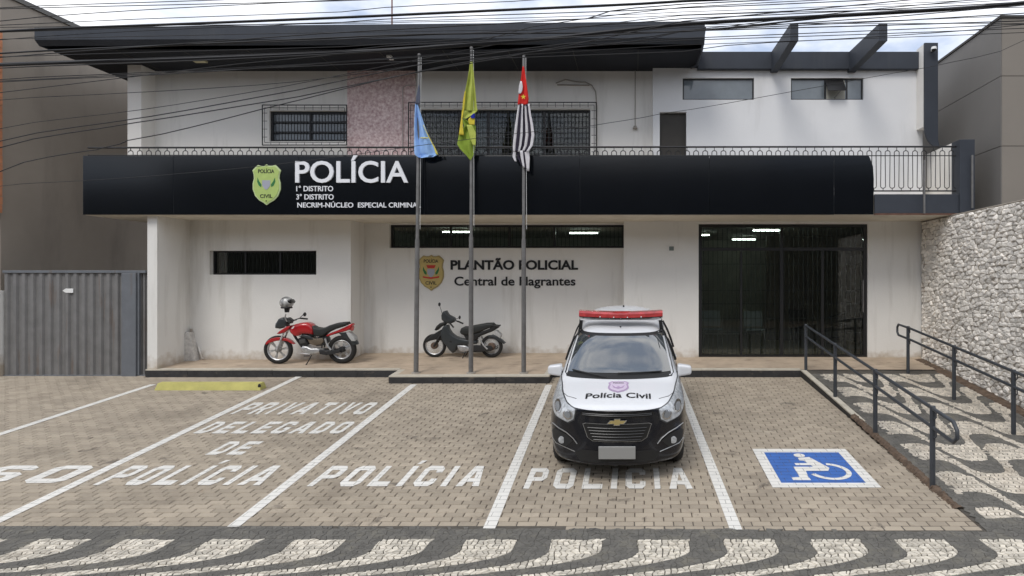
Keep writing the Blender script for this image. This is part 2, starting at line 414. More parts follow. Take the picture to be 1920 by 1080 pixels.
g = MB(); g.face([(-14, 3.5, STZ-.010), (9, 3.5, STZ-.010), (9, 6.05, STZ-.010), (-14, 6.05, STZ-.010)]); g.face([(-14, 6.05, STZ-.010), (9, 6.05, STZ-.010), (9, 6.5, zstreet(6.5)-.010), (-14, 6.5, zstreet(6.5)-.010)])
pav = tag(g.build('pavement', M['mortar'], recalc=False), kind='structure')
st = mosaic(f_street, zstreet, -8.5, 8.0, 4.6, 6.6, .055, lambda x, y: y < (lot_edge(x) if x < 3.52 else 6.42), rng)
vis = [s for s in st if s[1] and inframe(s[0][0][0], s[0][0][1]) and s[0][0][1] > 5.28 and area(s[0]) > .0022]
vis.sort(key=lambda s: s[0][0][1]); ids = set(id(s) for s in vis[:300])
a = MB()
for s in st:
    if id(s) in ids:
        c = Vector((s[0][0][0], s[0][0][1], STZ)); b = MB(); stone_piece(b, s[0], zstreet, True, rng, 0, c)
        obj_mesh('paving_stone', b.mesh('paving_stone', M['stone_w'], recalc=False), pav, c)
    else: stone_piece(a, s[0], zstreet, s[1], rng, 0 if s[1] else 1)
tag(a.build('mosaic_stones', [M['stone_w'], M['stone_d']], pav, recalc=False), kind='stuff')
g = MB()
Z = lambda Y: rampz(Y)-.012
for Ya, Yb in ((6.4, 8), (8, 10), (10, 12.75)):
    g.face([(XR(Ya)+.005, Ya, Z(Ya)), (6.4, Ya, Z(Ya)), (6.4, Yb, Z(Yb)), (XR(Yb)+.005, Yb, Z(Yb))])
ramp = tag(g.build('access_ramp', M['mortar'], recalc=False), kind='structure')
M['ramp_w'] = mat('dusty_limestone', (.60, .54, .45), .8, var=.1, vscale=4, tone=.5, bump=.6, bscale=80, stain=((.33, .26, .18), (1.4, 1.4, 1.4), .50, .75, .7))
st = mosaic(f_ramp, rampz, 3.4, 6.36, 6.38, 12.8, .055, lambda x, y: x > XR(y)+(.12 if y > 9.6 else .03) and x < 6.06 and y > 6.40 and y < 12.45, rng)
vis = [s for s in st if s[1] and inframe(s[0][0][0], s[0][0][1]) and area(s[0]) > .0022]
vis.sort(key=lambda s: s[0][0][1]); ids = set(id(s) for s in vis[:120])
a = MB()
for s in st:
    if id(s) in ids:
        c = Vector((s[0][0][0], s[0][0][1], rampz(s[0][0][1]))); b = MB(); stone_piece(b, s[0], rampz, True, rng, 0, c)
        obj_mesh('paving_stone', b.mesh('paving_stone', M['ramp_w'], recalc=False), ramp, c)
    else: stone_piece(a, s[0], rampz, s[1], rng, 0 if s[1] else 1)
tag(a.build('mosaic_stones', [M['ramp_w'], M['stone_d']], ramp, recalc=False), kind='stuff')
# strip of bare earth at the foot of the stone wall and crumbled edge of the ramp
M['dirt'] = mat('reddish_earth', (.115, .080, .056), .97, var=.35, vscale=9, bump=1, bscale=30)
def rough_strip(name, pts, hw, h, m, n=140, seed=1, zf=rampz):
    r = random.Random(seed); b = MB(); K = 5; base = 0; rows = []
    for i in range(n+1):
        t = i/n; a = Vector(pts[0]); e = Vector(pts[1]); c = a.lerp(e, t); ws = hw*r.uniform(.7, 1.2)
        rows.append([(c.x-ws+2*ws*k/(K-1), c.y+r.uniform(-.01, .01), zf(c.y)-.006+(h*r.uniform(.2, 1) if 0 < k < K-1 else -.02)) for k in range(K)])
    vs = [p for rw in rows for p in rw]
    fs = [(i*K+k, i*K+k+1, (i+1)*K+k+1, (i+1)*K+k) for i in range(n) for k in range(K-1)]
    b.add(vs, fs); return tag(b.build(name, m, recalc=False), kind='stuff')
rough_strip('earth_strip', ((6.19, 13.7), (6.19, 6.6)), .16, .03, M['dirt'], 200, 2)
rough_strip('crumbled_edge', ((3.44, 9.9), (3.48, 6.75)), .06, .03, M['dirt'], 160, 4)
# ---- raised terrace in front of the building
M['terrace'] = mat('stained_stone_paving', (.44, .35, .26), .85, var=.16, vscale=2.2, bump=.4, bscale=30, stain=((.15, .105, .075), (2.6, 9, 3), .56, .72, .75))
M['kerb_top'] = mat('worn_kerb_top', (.50, .46, .38), .85, var=.12, vscale=6, bump=.3)
M['kerb'] = mat('black_painted_kerb', (.028, .027, .027), .7, var=.3, vscale=9, bump=.4, stain=((.15, .12, .09), (4, 4, 9), .58, .75, .7))
g = MB()
IL, IR, IY = -4.76, -1.65, 12.17
g.face([(-9.9, KY, terz(KY)), (6.3, KY, terz(KY)), (6.3, 14.9, terz(14.9)), (-9.9, 14.9, terz(14.9))])
g.face([(IL, IY+.12, terz(IY+.12)), (IR, IY+.12, terz(IY+.12)), (IR, KY, terz(KY)), (IL, KY, terz(KY))])
ter = tag(g.build('terrace', M['terrace'], recalc=False), kind='structure')
def kerb(p0, p1, zf0, n, inward, wd=.12, zb=None):
    p0 = Vector(p0); p1 = Vector(p1); d = (p1-p0)
    for i in range(n):
        a = p0+d*(i/n); b = p0+d*((i+1)/n); u = d.normalized()*.003; a = a+u; b = b-u
        nn = Vector((inward[0], inward[1])).normalized()*wd
        j = random.uniform(-.003, .003)
        z0a, z0b = zf0(a.y), zf0(b.y)
        mb = MB()
        A = [(a.x, a.y), (b.x, b.y), (b.x+nn.x, b.y+nn.y), (a.x+nn.x, a.y+nn.y)]
        zt = [max(zf0(q[1]), lotz(q[1])-.01)+.004+j for q in A]; zl = [lotz(q[1])-.05 for q in A]
        mb.add([(q[0], q[1], z) for q, z in zip(A, zt)]+[(q[0], q[1], z-.022) for q, z in zip(A, zt)], [(0, 1, 2, 3), (4, 5, 1, 0), (5, 6, 2, 1), (6, 7, 3, 2), (7, 4, 0, 3)], 0)
        B = [(q[0], q[1], z-.022) for q, z in zip(A, zt)]+[(q[0], q[1], z) for q, z in zip(A, zl)]
        mb.add(B, [(4, 5, 1, 0), (5, 6, 2, 1), (6, 7, 3, 2), (7, 4, 0, 3)], 1)
        mb.build('kerb_stone', [M['kerb_top'], M['kerb']], ter)
kerb((-9.9, KY-.0), (IL, KY), terz, 6, (0, 1)); kerb((IR, KY), (3.36, KY), terz, 5, (0, 1))
kerb((IL, IY), (IR, IY), terz, 3, (0, 1), .14); kerb((IL, KY), (IL, IY+.004), terz, 1, (1, 0)); kerb((IR, IY+.004), (IR, KY), terz, 1, (-1, 0))
kerb((3.36, KY), (3.42, 9.6), lambda Y: rampz(Y), 4, (1, 0), .10)

# ================================================================== STONE WALL (right)
SX = 6.31
M['wstone'] = mat('pale_rough_stone', (.78, .735, .67), .88, var=.16, vscale=7, tone=.45, bump=1.4, bscale=30, stain=((.35, .22, .14), (2.2, 2.2, 2.2), .60, .78, .6))
M['wmortar'] = mat('recessed_mortar', (.34, .30, .25), .95, var=.2, vscale=8)
sw = thing('stone_wall', 'tall rough wall of irregular pale stones beside the access ramp', 'wall', (SX, 11, -.2))
MB().box(SX+.03, SX+.30, 8.4, 13.88, -.75, 3.09).build('core', M['wmortar'], sw)
rng = random.Random(21)
# irregular stones: Voronoi cells of jittered points, wider than high
AS = 1.8; CS = .080; pts = {}
ny_, nz_ = int(5.6/(CS*AS))+1, int(3.9/CS)+1
for i in range(-1, ny_+1):
    for j in range(-1, nz_+1): pts[(i, j)] = (8.42/AS+(i+.5+rng.uniform(-.46, .46)+(.5 if j % 2 else 0))*CS, -.74+(j+.5+rng.uniform(-.44, .44))*CS)
def vor(i, j):
    p = pts[(i, j)]; poly = [(p[0]-.3, p[1]-.3), (p[0]+.3, p[1]-.3), (p[0]+.3, p[1]+.3), (p[0]-.3, p[1]+.3)]
    for di in range(-2, 3):
        for dj in range(-2, 3):
            q = pts.get((i+di, j+dj))
            if q is None or (di == 0 and dj == 0): continue
            mx_, my_ = (p[0]+q[0])/2, (p[1]+q[1])/2; nx_, ny2 = q[0]-p[0], q[1]-p[1]
            vals = [-((a[0]-mx_)*nx_+(a[1]-my_)*ny2) for a in poly]; poly = clip(poly, vals, 1)
            if len(poly) < 3: return None
    return poly
cells = []
for i in range(ny_):
    for j in range(nz_):
        p = vor(i, j)
        if not p: continue
        P = [(max(8.42, min(13.87, a*AS)), max(-.75, min(3.085, c))) for a, c in p]
        if area(P) < .0009: continue
        cy, cz = sum(a[0] for a in P)/len(P), sum(a[1] for a in P)/len(P)
        if cz < rampz(cy)-.12: continue
        cells.append(P)
def rub(P, mb, off, tone):
    # resample the outline, roughen it, raise an uneven face
    n0 = len(P); Q = []
    for k in range(n0):
        a, c = P[k], P[(k+1) % n0]; Q.append(a)
        if math.hypot(a[0]-c[0], a[1]-c[1]) > .06: Q.append(((a[0]+c[0])/2+rng.uniform(-.006, .006), (a[1]+c[1])/2+rng.uniform(-.006, .006)))
    n = len(Q); cy = sum(a[0] for a in Q)/n; cz = sum(a[1] for a in Q)/n
    dep = rng.uniform(.012, .042); tx, tz = rng.uniform(-.45, .45), rng.uniform(-.55, .25)
    V = []
    for sc, dx in ((.97, 0), (.88, .62), (.52, 1.0)):
        for a in Q:
            py, pz = (a[0]-cy)*sc, (a[1]-cz)*sc
            V.append((SX+.035-(dep*dx+((tx*py+tz*pz)*.55+rng.uniform(-.004, .004) if dx else 0))-off[0], cy+py-off[1], cz+pz-off[2]))
    V.append((SX+.035-dep*rng.uniform(.9, 1.15)-off[0], cy-off[1], cz-off[2]))
    Fc = [(k*n+i, k*n+(i+1) % n, (k+1)*n+(i+1) % n, (k+1)*n+i) for k in range(2) for i in range(n)]+[(2*n+i, 2*n+(i+1) % n, 3*n) for i in range(n)]
    Fc = [f[::-1] for f in Fc]; mb.add(V, Fc); mb.attr += [tone]*len(Fc)
vis = sorted([c for c in cells if min(a[0] for a in c) > 9.95], key=lambda c: -area(c)/c[0][0]**3)[:300]
vs_ = set(id(c) for c in vis); b = MB()
for c in cells:
    if id(c) in vs_:
        o = (SX, c[0][0], c[0][1]); q = MB(); rub(c, q, o, rng.random()); obj_mesh('stone', q.mesh('stone', M['wstone'], recalc=False), sw, o)
    else: rub(c, b, org[sw], rng.random())
me = b.mesh('small_stones', M['wstone'], recalc=False); so_ = obj_mesh('small_stones', me, sw, org[sw]); tag(so_, kind='stuff')
MB().bbox(SX+.035, SX+.30, 8.42, 13.86, 3.092, 3.12, .01).build('mortar_cap', M['wmortar'], sw)

# ================================================================== NEIGHBOURS
M['nb_left'] = mat('taupe_render', (.31, .27, .225), .9, var=.08, vscale=.7, bump=.2, stain=((.12, .11, .10), (1.2, 1.2, .3), .52, .8, .5))
nb = thing('neighbour_building', 'tall plain taupe building side wall left of the police station', 'building', (-13, 12, 0))
MB().box(-20, -13.0, 12.9, 30, -.9, 7.66).build('wall', M['nb_left'], nb)
MB().box(-20.05, -12.955, 12.86, 30.05, 7.662, 7.76).build('parapet_cap', mat('cap_metal', (.12, .115, .105), .6), nb)
M['terra'] = mat('terracotta_block', (.52, .22, .11), .85, var=.2, vscale=6, bump=.5)
tb = thing('brick_pier', 'narrow terracotta block pier at the far left edge', 'pier', (-12.9, 12.8, 3))
for i in range(22):
    z0 = 3.18+i*.168
    MB().bbox(-13.25, -12.90-random.uniform(0, .008), 12.62, 12.85, z0, z0+.160, .006).build('brick', M['terra'], tb)
MB().box(-13.24, -12.925, 12.64, 12.845, 3.17, 6.87).build('mortar_core', M['wmortar'], tb)
M['nb_side'] = mat('grey_cladding', (.18, .17, .158), .75, var=.06, vscale=.6, stain=((.12, .11, .10), (.8, .8, .3), .5, .8, .4))
M['nb_front'] = mat('warm_grey_cladding', (.23, .205, .175), .75, var=.05, vscale=.6, stain=((.17, .15, .12), (.8, .8, .3), .5, .8, .4))
M['seam'] = mat('cladding_joint', (.06, .055, .05), .8)
nr = thing('neighbour_building', 'grey clad building rising behind the stone wall on the right', 'building', (7.22, 12.4, 0))
MB().box(7.235, 16, 12.415, 26, -.9, 6.95).build('joint_backing', M['seam'], nr)
zc = [0, 1.4, 2.8, 4.45, 5.83, 6.97]
for i in range(5):
    yy = [12.4, 15.2, 18.0, 20.8, 23.6, 26]
    for a_, b_ in zip(yy, yy[1:]): MB().box(7.215, 7.232, a_+(.0 if a_ == 12.4 else .006), b_-.006, zc[i]+.006, zc[i+1]-.006).build('panel', M['nb_side'], nr)
    xx = [7.215, 9.1, 11.0, 12.9]
    for a_, b_ in zip(xx, xx[1:]): MB().box(a_+(.02 if a_ == 7.215 else .006), b_-.006, 12.395, 12.412, zc[i]+.006, zc[i+1]-.006).build('panel', M['nb_front'], nr)
MB().box(7.19, 16, 12.37, 26, 6.972, 7.02).build('parapet_cap', M['seam'], nr)

# ---- corrugated gate
M['gate'] = mat('galvanised_sheet', (.21, .205, .20), .5, metal=.3, var=.12, vscale=4, stain=((.16, .075, .025), (5, 5, .45), .56, .72, .85))
M['gate_post'] = mat('painted_steel_post', (.14, .15, .165), .5, var=.1, vscale=4, stain=((.12, .07, .03), (7, 7, .8), .6, .8, .6))
GY = 12.80; gt = thing('corrugated_gate', 'grey corrugated metal gate with rust streaks left of the building', 'gate', (-11.4, GY, lotz(GY)))
def corr(x0, x1, z0, z1, y, per, dep):
    b = MB(); n = int((x1-x0)/per); prof = []
    for i in range(n+1):
        a = x0+(x1-x0)*i/n; p = (x1-x0)/n
        for dx, dy in ((0, 0), (.34, 0), (.5, dep), (.84, dep)):
            if i < n: prof.append((a+dx*p, y+dy))
    prof.append((x1, y))
    for (xa, ya), (xb, yb) in zip(prof, prof[1:]): b.face([(xa, ya, z0), (xb, yb, z0), (xb, yb, z1), (xa, ya, z1)])
    return b
zt = wz(512, GY); zb = wz(703, GY)
xg = [wx(8, GY), wx(122, GY), wx(231, GY)]
for a_, b_ in zip(xg, xg[1:]): corr(a_+.003, b_-.003, zb, zt, GY, .165, .035).build('sheet', M['gate'], gt, recalc=False)
corr(wx(259, GY), wx(274, GY), zb, zt, GY+.03, .08, .03).build('sheet', M['gate'], gt, recalc=False)
MB().bbox(xg[0]-.02, wx(274, GY), GY-.02, GY+.05, zt, zt+.055, .006).build('top_rail', M['gate_post'], gt)
MB().bbox(xg[0]-.02, wx(274, GY), GY-.01, GY+.04, zb-.03, zb+.0, .004).build('bottom_rail', M['gate_post'], gt)
MB().bbox(wx(231, GY), wx(258, GY), GY-.05, GY+.08, zb-.06, zt-.002, .008).build('post', M['gate_post'], gt)
MB().bbox(wx(259, GY), wx(262, GY), GY-.02, GY+.03, zb, zt, .004).build('post', M['gate_post'], gt)
pr = [(118, 545), (124, 541), (138, 541), (138, 549), (124, 549)]
b = MB(); b.pill([(wx(x, GY), wz(y, GY)) for x, y in pr], .004, .001, GY-.008); b.build('plate', M['white'], gt)
wp = MB().bbox(wx(-14, GY), wx(5, GY), GY-.08, GY+.1, lotz(GY)-.05, wz(545, GY), .01).build('gate_pillar', M['plaster'], loc=(wx(-4, GY), GY, lotz(GY)))
tag(wp, 'white rendered pillar stub at the far left end of the metal gate', 'pillar')

# ================================================================== unseen building added opposite to darken reflections in the panels and glass
ob = thing('added_building', 'unseen dark building of two heights added across the street to darken reflections', 'building', (0, -16, -.9))
M['added_render'] = mat('added_building_render', (.06, .06, .05), .9, var=.2, vscale=.5)
MB().box(-31, 70, -24, -16, -.9, 9.6).build('wall', M['added_render'], ob)
MB().box(-45, -31.02, -24, -16.02, -.9, 8.3).build('wall', M['added_render'], ob)
for i in range(12):
    MB().box(-40+i*7, -36.5+i*7, -15.99, -15.95, -.6, 2.2).build('shutter', M['seam'], ob)
# ================================================================== POLICE STATION
B = thing('police_station', 'two storey white police station with black fascia and dark oversailing roof', 'building', (0, 14, 0))
def wall(name, m, x0, x1, z0, z1, Y, th, holes=()):
    b = MB(); xs = sorted(set([x0, x1]+[h[0] for h in holes]+[h[1] for h in holes])); zs = sorted(set([z0, z1]+[h[2] for h in holes]+[h[3] for h in holes]))
    # one skin: front, reveals and outer edges
    def hole(xa, xb, za, zb): return any(h[0]-1e-6 <= xa and xb <= h[1]+1e-6 and h[2]-1e-6 <= za and zb <= h[3]+1e-6 for h in holes)
    for xa, xb in zip(xs, xs[1:]):
        for za, zb in zip(zs, zs[1:]):
            if not hole(xa, xb, za, zb):
                b.face([(xa, Y, za), (xb, Y, za), (xb, Y, zb), (xa, Y, zb)]); b.face([(xb, Y+th, za), (xa, Y+th, za), (xa, Y+th, zb), (xb, Y+th, zb)])
    for h in holes:
        xa, xb, za, zb = h
        b.face([(xa, Y, za), (xa, Y, zb), (xa, Y+th, zb), (xa, Y+th, za)]); b.face([(xb, Y, zb), (xb, Y, za), (xb, Y+th, za), (xb, Y+th, zb)])
        b.face([(xa, Y, za), (xa, Y+th, za), (xb, Y+th, za), (xb, Y, za)]); b.face([(xa, Y+th, zb), (xa, Y, zb), (xb, Y, zb), (xb, Y+th, zb)])
    for xa, s in ((x0, 1), (x1, -1)): b.face([(xa, Y, z0), (xa, Y+th, z0), (xa, Y+th, z1), (xa, Y, z1)][::s])
    b.face([(x0, Y, z1), (x0, Y+th, z1), (x1, Y+th, z1), (x1, Y, z1)][::-1])
    return b.build(name, m, B, recalc=False)
def hole(x0, x1, y0, y1, Y): return (wx(x0, Y), wx(x1, Y), wz(y1, Y), wz(y0, Y))
SZ = 3.114; YB = 12.60
YL, YC, YD = 13.70, 14.39, 13.92
XF = -9.88; XS = -6.18; XC = -.24
h1 = hole(393, 593, 470, 515, YL)
wall('wall', M['plaster'], XF+.2, XS, -.15, SZ, YL, .2, [h1])
MB().box(XF, XF+.2, KY+.03, YL+.2, -.12, SZ).build('side_wall', M['plaster'], B)
MB().box(XS-.2, XS, YL+.2, YC+.2, -.1, SZ).build('side_wall', M['plaster'], B)
h2 = hole(730, 1168, 421, 465, YC)
h2 = (h2[0], XC-.004, h2[2], min(h2[3], SZ-.02))
wall('wall', M['plaster'], XS, XC-.001, -.1, SZ, YC, .2, [h2])
hd = (wx(1310, YD), wx(1627, YD), terz(YD)-.05, wz(420, YD))
wall('wall', M['plaster'], XC, 6.35, -.1, SZ, YD, .24, [hd])
MB().box(XC, XC+.2, YD+.24, YC+.25, -.1, SZ).build('side_wall', M['plaster'], B)
# slab, soffit
MB().bbox(-11.05, 6.78, YB+.05, 14.9, SZ, 3.52, .012).build('balcony_slab', M['cream'], B)
# upper walls
YU, YR = 14.10, 13.90
hw1 = hole(505, 652, 208, 265, YU); hw2 = hole(782, 1107, 205, 296, YU)
XP0, XP1 = wx(652, YU), wx(779, YU)
hw1 = (hw1[0], XP0-.01, hw1[2], hw1[3])
hdr = hole(1237, 1287, 210, 330, YR); hdr = (hdr[0], hdr[1], 3.53, hdr[3])
hr1 = hole(1280, 1414, 146, 187, YR); hr2 = hole(1483, 1619, 146, 187, YR)
XM = wx(1224, YR)
wall('upper_wall', M['plaster_up'], -10.74, XP0, 3.52, 6.52, YU, .2, [hw1])
wall('pink_wall', M['pink'], XP0, XP1, 3.52, 6.54, YU-.025, .2)
wall('upper_wall', M['plaster_up'], XP1, XM, 3.52, 6.54, YU, .2, [hw2])
wall('upper_wall', M['plaster_r'], XM, 6.36, 3.52, 6.50, YR, .2, [hdr, hr1, hr2])
MB().box(-11.04, -10.74, 13.70, 17, 3.522, 6.505).build('side_wall', M['plaster_up'], B)
MB().box(6.16, 6.36, 14.1, 17, 3.522, 6.5).build('side_wall', M['plaster_up'], B)
# roof with inclined lip
b = MB(); XL, XRr = -11.96, 1.40
pr0 = [(12.64, 6.51), (12.54, 6.60), (12.54, 6.84), (12.62, 6.87), (18.5, 7.0), (18.5, 6.53)]
pr1 = [(12.64, 6.55), (12.54, 6.64), (12.54, 6.97), (12.62, 7.0), (18.5, 7.1), (18.5, 6.57)]
A = [(XL, y, z) for y, z in pr0]; C = [(XRr, y, z) for y, z in pr1]
n = 6
b.add(A+C, [tuple(range(n))[::-1], tuple(range(n, 2*n))]); 
for i in range(n-1): b.add([A[i], A[i+1], C[i+1], C[i]], [(0, 1, 2, 3)])
b.build('roof', M['slate'], B)
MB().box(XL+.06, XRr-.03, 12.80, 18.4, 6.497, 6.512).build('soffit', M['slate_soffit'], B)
b = MB()
for i in range(9):
    x = XL+.06+(i+1)*1.33; b.box(x-.006, x+.006, 12.82, 14.05, 6.490, 6.4965)
b.build('soffit_joint', M['seam'], B)
MB().tube([W(1322, 50, 12.6), W(1316, 95, 12.7), W(1307, 122, 13.4), W(1296, 127, 13.85)], .022, 8).build('drain_pipe', M['slate'], B, smooth=True)
MB().bbox(1.38, 6.34, 13.78, 14.6, 6.44, 6.82, .01).build('roof_beam', M['slate'], B)
for xa, xb in ((1482, 1497), (1648, 1664)):
    xo, x1 = wx(xa, 12.1), wx(xb, 12.1)
    b = MB(); z0, z1 = 6.39, 6.74
    b.add([(xo, 12.1, z0+.02), (x1, 12.1, z0+.02), (x1, 12.1, z1), (xo, 12.1, z1), (xo, 14.4, z0), (x1, 14.4, z0), (x1, 14.4, z1+.1), (xo, 14.4, z1+.1)],
          [(0, 1, 2, 3), (7, 6, 5, 4), (0, 3, 7, 4), (1, 5, 6, 2), (3, 2, 6, 7), (0, 4, 5, 1)]); b.build('projecting_beam', M['slate'], B)
# end fin with rounded foot
Yf = 13.5; b = MB()
pts = [(wx(1734, Yf), wz(80, Yf)), (wx(1734, Yf), wz(236, Yf))]
for k in range(1, 7):
    a = k/6*math.pi/2; pts.append((wx(1734+22*(1-math.cos(a)), Yf), wz(236+38*math.sin(a), Yf)))
pts += [(wx(1762, Yf), wz(274, Yf)), (wx(1759, Yf), wz(262, Yf)), (wx(1759, Yf), wz(80, Yf))]
b.pill(pts, .03, .004, Yf+.03)
b.build('end_fin', M['slate'], B)
b = MB().box(wx(1734, Yf)-.0, wx(1758, Yf), Yf+.062, YR-.002, wz(236, Yf), wz(81, Yf)).build('end_fin_wall', M['plaster_up'], B)
# fascia panels
sx = [155, 325, 560, 795, 1087, 1330, 1564]
for a_, c_ in zip(sx, sx[1:]):
    MB().bbox(wx(a_, YB)+.003, wx(c_, YB)-.003, YB, YB+.03, SZ+.005, wz(292, YB), .004).build('fascia_panel', M['panel'], B)
b = MB(); e = [(1564, 402), (1638, 402), (1638.5, 335), (1637, 312), (1632, 298), (1629, 292), (1564, 292)]
b.pill([(wx(x, YB)+(.003 if x == 1564 else 0), wz(y, YB)) for x, y in e], .015, .003, YB+.015); b.build('fascia_panel', M['panel'], B)
MB().box(wx(157, YB), wx(1560, YB), YB+.032, YB+.048, SZ+.02, wz(296, YB)).build('panel_backing', M['panel_frame'], B)
MB().bbox(wx(1640, YB), 6.5, YB-.0, YB+.045, 3.15, 3.53, .005).build('slab_edge', M['slate'], B)
MB().box(wx(1640, YB), 6.77, YB+.003, YB+.045, 3.116, 3.148).build('slab_drip', mat('rusty_drip', (.12, .06, .04), .8, var=.3, vscale=8), B)
MB().bbox(wx(1798, YB), wx(1826, YB), YB-.04, YB+.3, 3.16, wz(262, YB), .01).build('end_post', M['slate'], B)
MB().box(wx(1800, YB), wx(1824, YB), YB+.302, 14.1, 3.52, wz(268, 12.9)).build('end_parapet', M['plaster_up'], B)
for x, y0, y1 in ((1733, 300, 400), (1823, 291, 390)):
    MB().tube([W(x, y0, YB-.1), W(x, y1, YB-.1)], .022, 8).build('downpipe', M['steel'], B, smooth=True)
# balcony railing
rl = MB(); YRL = YB+.12
def rz(y): return wz(y, YRL)
rl = MB().tube([(wx(165, YRL), YRL, rz(277)), (wx(1800, YRL), YRL, rz(275))], .019, 6)
rl.tube([(wx(165, YRL), YRL, rz(291)), (wx(1824, YRL), YRL, rz(292))], .010, 6)
rl.tube([(wx(165, YRL), YRL, rz(358)), (wx(1797, YRL), YRL, rz(358))], .016, 6)
rail = rl.build('railing', M['iron'], B, smooth=True)
per = 17.1; b = MB(); x = 245
ht, hb = rz(282), rz(353)
while x < 1795:
    X0 = wx(x, YRL); p = per/F*YRL; w_ = p*.27; pts = []
    for k in range(7):
        a = math.pi*k/6; pts.append((X0-w_*math.cos(a), YRL, ht-.045+w_*math.sin(a)*.8))
    X2 = X0+p/2
    pts2 = [(X2-w_*math.cos(a), YRL, hb+.04-w_*math.sin(a)*.8) for a in [math.pi*k/6 for k in range(7)]]
    b.tube(pts+pts2+[(X0+p-w_, YRL, ht-.045)], .0085, 4, cap=False)
    b.quadbar((X0, YRL, ht-.045+w_*.8), (X0, YRL, rz(277)), .011); b.quadbar((X2, YRL, hb+.04-w_*.8), (X2, YRL, rz(358)), .011)
    x += per
b.build('baluster_scroll', M['iron'], B)
# conduits, pipes
def pix(pts, Y): return [W(x, y, Y) for x, y in pts]
MB().tube(pix([(1042, 156), (1060, 149), (1080, 153), (1098, 154), (1110, 160), (1117, 172), (1119, 200), (1119, 300)], YU-.03), .013, 6).build('conduit', M['conc'], B, smooth=True)
MB().tube(pix([(1045, 159), (1105, 160)], YU-.02), .016, 6).build('conduit', M['conc'], B, smooth=True)
MB().tube(pix([(780, 160), (762, 160), (756, 164), (755, 172), (755, 280)], YU-.045), .012, 6).build('conduit', mat('pale_conduit', (.50, .42, .40), .6), B, smooth=True)
MB().tube(pix([(1191, 126), (1191, 236)], YU-.03), .010, 6).build('conduit', M['conc'], B, smooth=True)
MB().lathe(W(1191, 240, YU-.05), [(0, .06), (.03, .05), (.055, 0), (.05, -.02), (0, -.02)], 'Z', 14).build('wall_light', M['conc'], B, smooth=True)
# ---- windows
def window(parent, h, Y, fr, divs=(), hor=(), name='window', fm='frame', gm='glass', fdep=.06, glassY=.035):
    f = MB(); xa, xb, za, zb = h; e = .002
    f.box(xa+e, xa+fr, Y, Y+fdep, za+e, zb-e); f.box(xb-fr, xb-e, Y, Y+fdep, za+e, zb-e)
    f.box(xa+fr, xb-fr, Y, Y+fdep, zb-fr, zb-e); f.box(xa+fr, xb-fr, Y, Y+fdep, za+e, za+fr)
    for x in divs: f.box(x-fr*.5, x+fr*.5, Y+.004, Y+fdep-.004, za+fr, zb-fr)
    o = f.build(name, M[fm], parent)
    xs = [xa+fr]+[v for x in divs for v in (x-fr*.5, x+fr*.5)]+[xb-fr]
    for a, c in zip(xs[0::2], xs[1::2]): MB().box(a+.001, c-.001, Y+glassY, Y+glassY+.006, za+fr+.001, zb-fr-.001).build('pane', M[gm], o)
    return o
wl = window(B, h1, YL+.12, .035, [wx(x, YL+.12) for x in (460, 525)])
wc = window(B, h2, YC+.10, .05, [wx(x, YC+.1) for x in (845, 955, 1040)])
b = MB()
for i in range(56):
    x = h2[0]+.06+i*(h2[1]-h2[0]-.1)/56; b.box(x-.005, x+.005, YC+.155, YC+.165, h2[2]+.03, h2[3]-.03)
b.build('security_bars', mat('bar_grey', (.07, .065, .06), .6), wc)
b = MB()
for i in range(26):
    x = h1[0]+.06+i*(h1[1]-h1[0]-.1)/26; b.box(x-.005, x+.005, YL+.185, YL+.195, h1[2]+.03, h1[3]-.03)
b.build('security_bars', M['iron'], wl)
# upper left window with grille cage
w1 = window(B, hw1, YU+.06, .05, [wx(582, YU+.06)], name='window', gm='glass_grey')
b = MB()
for y in (228, 247): b.box(hw1[0]+.05, hw1[1]-.05, YU+.05, YU+.10, wz(y, YU)-.02, wz(y, YU)+.02)
b.build('glazing_bar', M['frame'], w1)
b = MB(); yv = YU+.03
for i in range(24):
    x = hw1[0]+.06+i*(hw1[1]-hw1[0]-.08)/24; b.box(x-.006, x+.006, yv, yv+.012, hw1[2]+.02, hw1[3]-.02)
b.build('security_bars', M['iron'], w1)
def cage(x0, x1, y0, y1, ins, Y, parent, n=7):
    b = MB(); c = lambda x, y, d=0: W(x, y, Y-d)
    d = .16
    for (p, q) in (((x0, y0), (x1, y0)), ((x0, y0), (x0, y1)), ((x0, y1), (x1, y1)), ((x1, y0), (x1, y1))):
        b.tube([c(*p, d), c(*q, d)], .012, 5)
        b.tube([c(p[0]+(4 if p[0] == x0 else -4), p[1]+(5 if p[1] == y0 else -5), d), c(q[0]+(4 if q[0] == x0 else -4), q[1]+(5 if q[1] == y0 else -5), d)], .006, 4)
    k = int((x1-x0)/15)
    for i in range(k+1):
        x = x0+(x1-x0)*i/k; b.tube([c(x, y0, d), c(x, y0+ins, d)], .0055, 4, cap=False); b.tube([c(x, y1, d), c(x, y1-ins*.6, d)], .0055, 4, cap=False)
    k = max(3, int((y1-y0)/14))
    for i in range(k+1):
        y = y0+(y1-y0)*i/k; b.tube([c(x0, y, d), c(x0+ins, y, d)], .0055, 4, cap=False); b.tube([c(x1, y, d), c(x1-ins, y, d)], .0055, 4, cap=False)
    for p in ((x0, y0), (x1, y0), (x0, y1), (x1, y1), ((x0+x1)/2, y0)): b.tube([c(*p, d), c(p[0], p[1], .0)], .007, 4)
    return b
cage(492, 650, 197, 272, 9, YU, B).build('window_cage', M['iron'], w1)
w2 = window(B, hw2, YU+.08, .05, [wx(x, YU+.08) for x in (860, 915, 1020)], name='window', gm='glass')
b = MB()
for x0, x1 in ((893, 918), (1000, 1022)): b.box(wx(x0, YU), wx(x1, YU), YU+.16, YU+.17, 3.6, wz(220, YU))
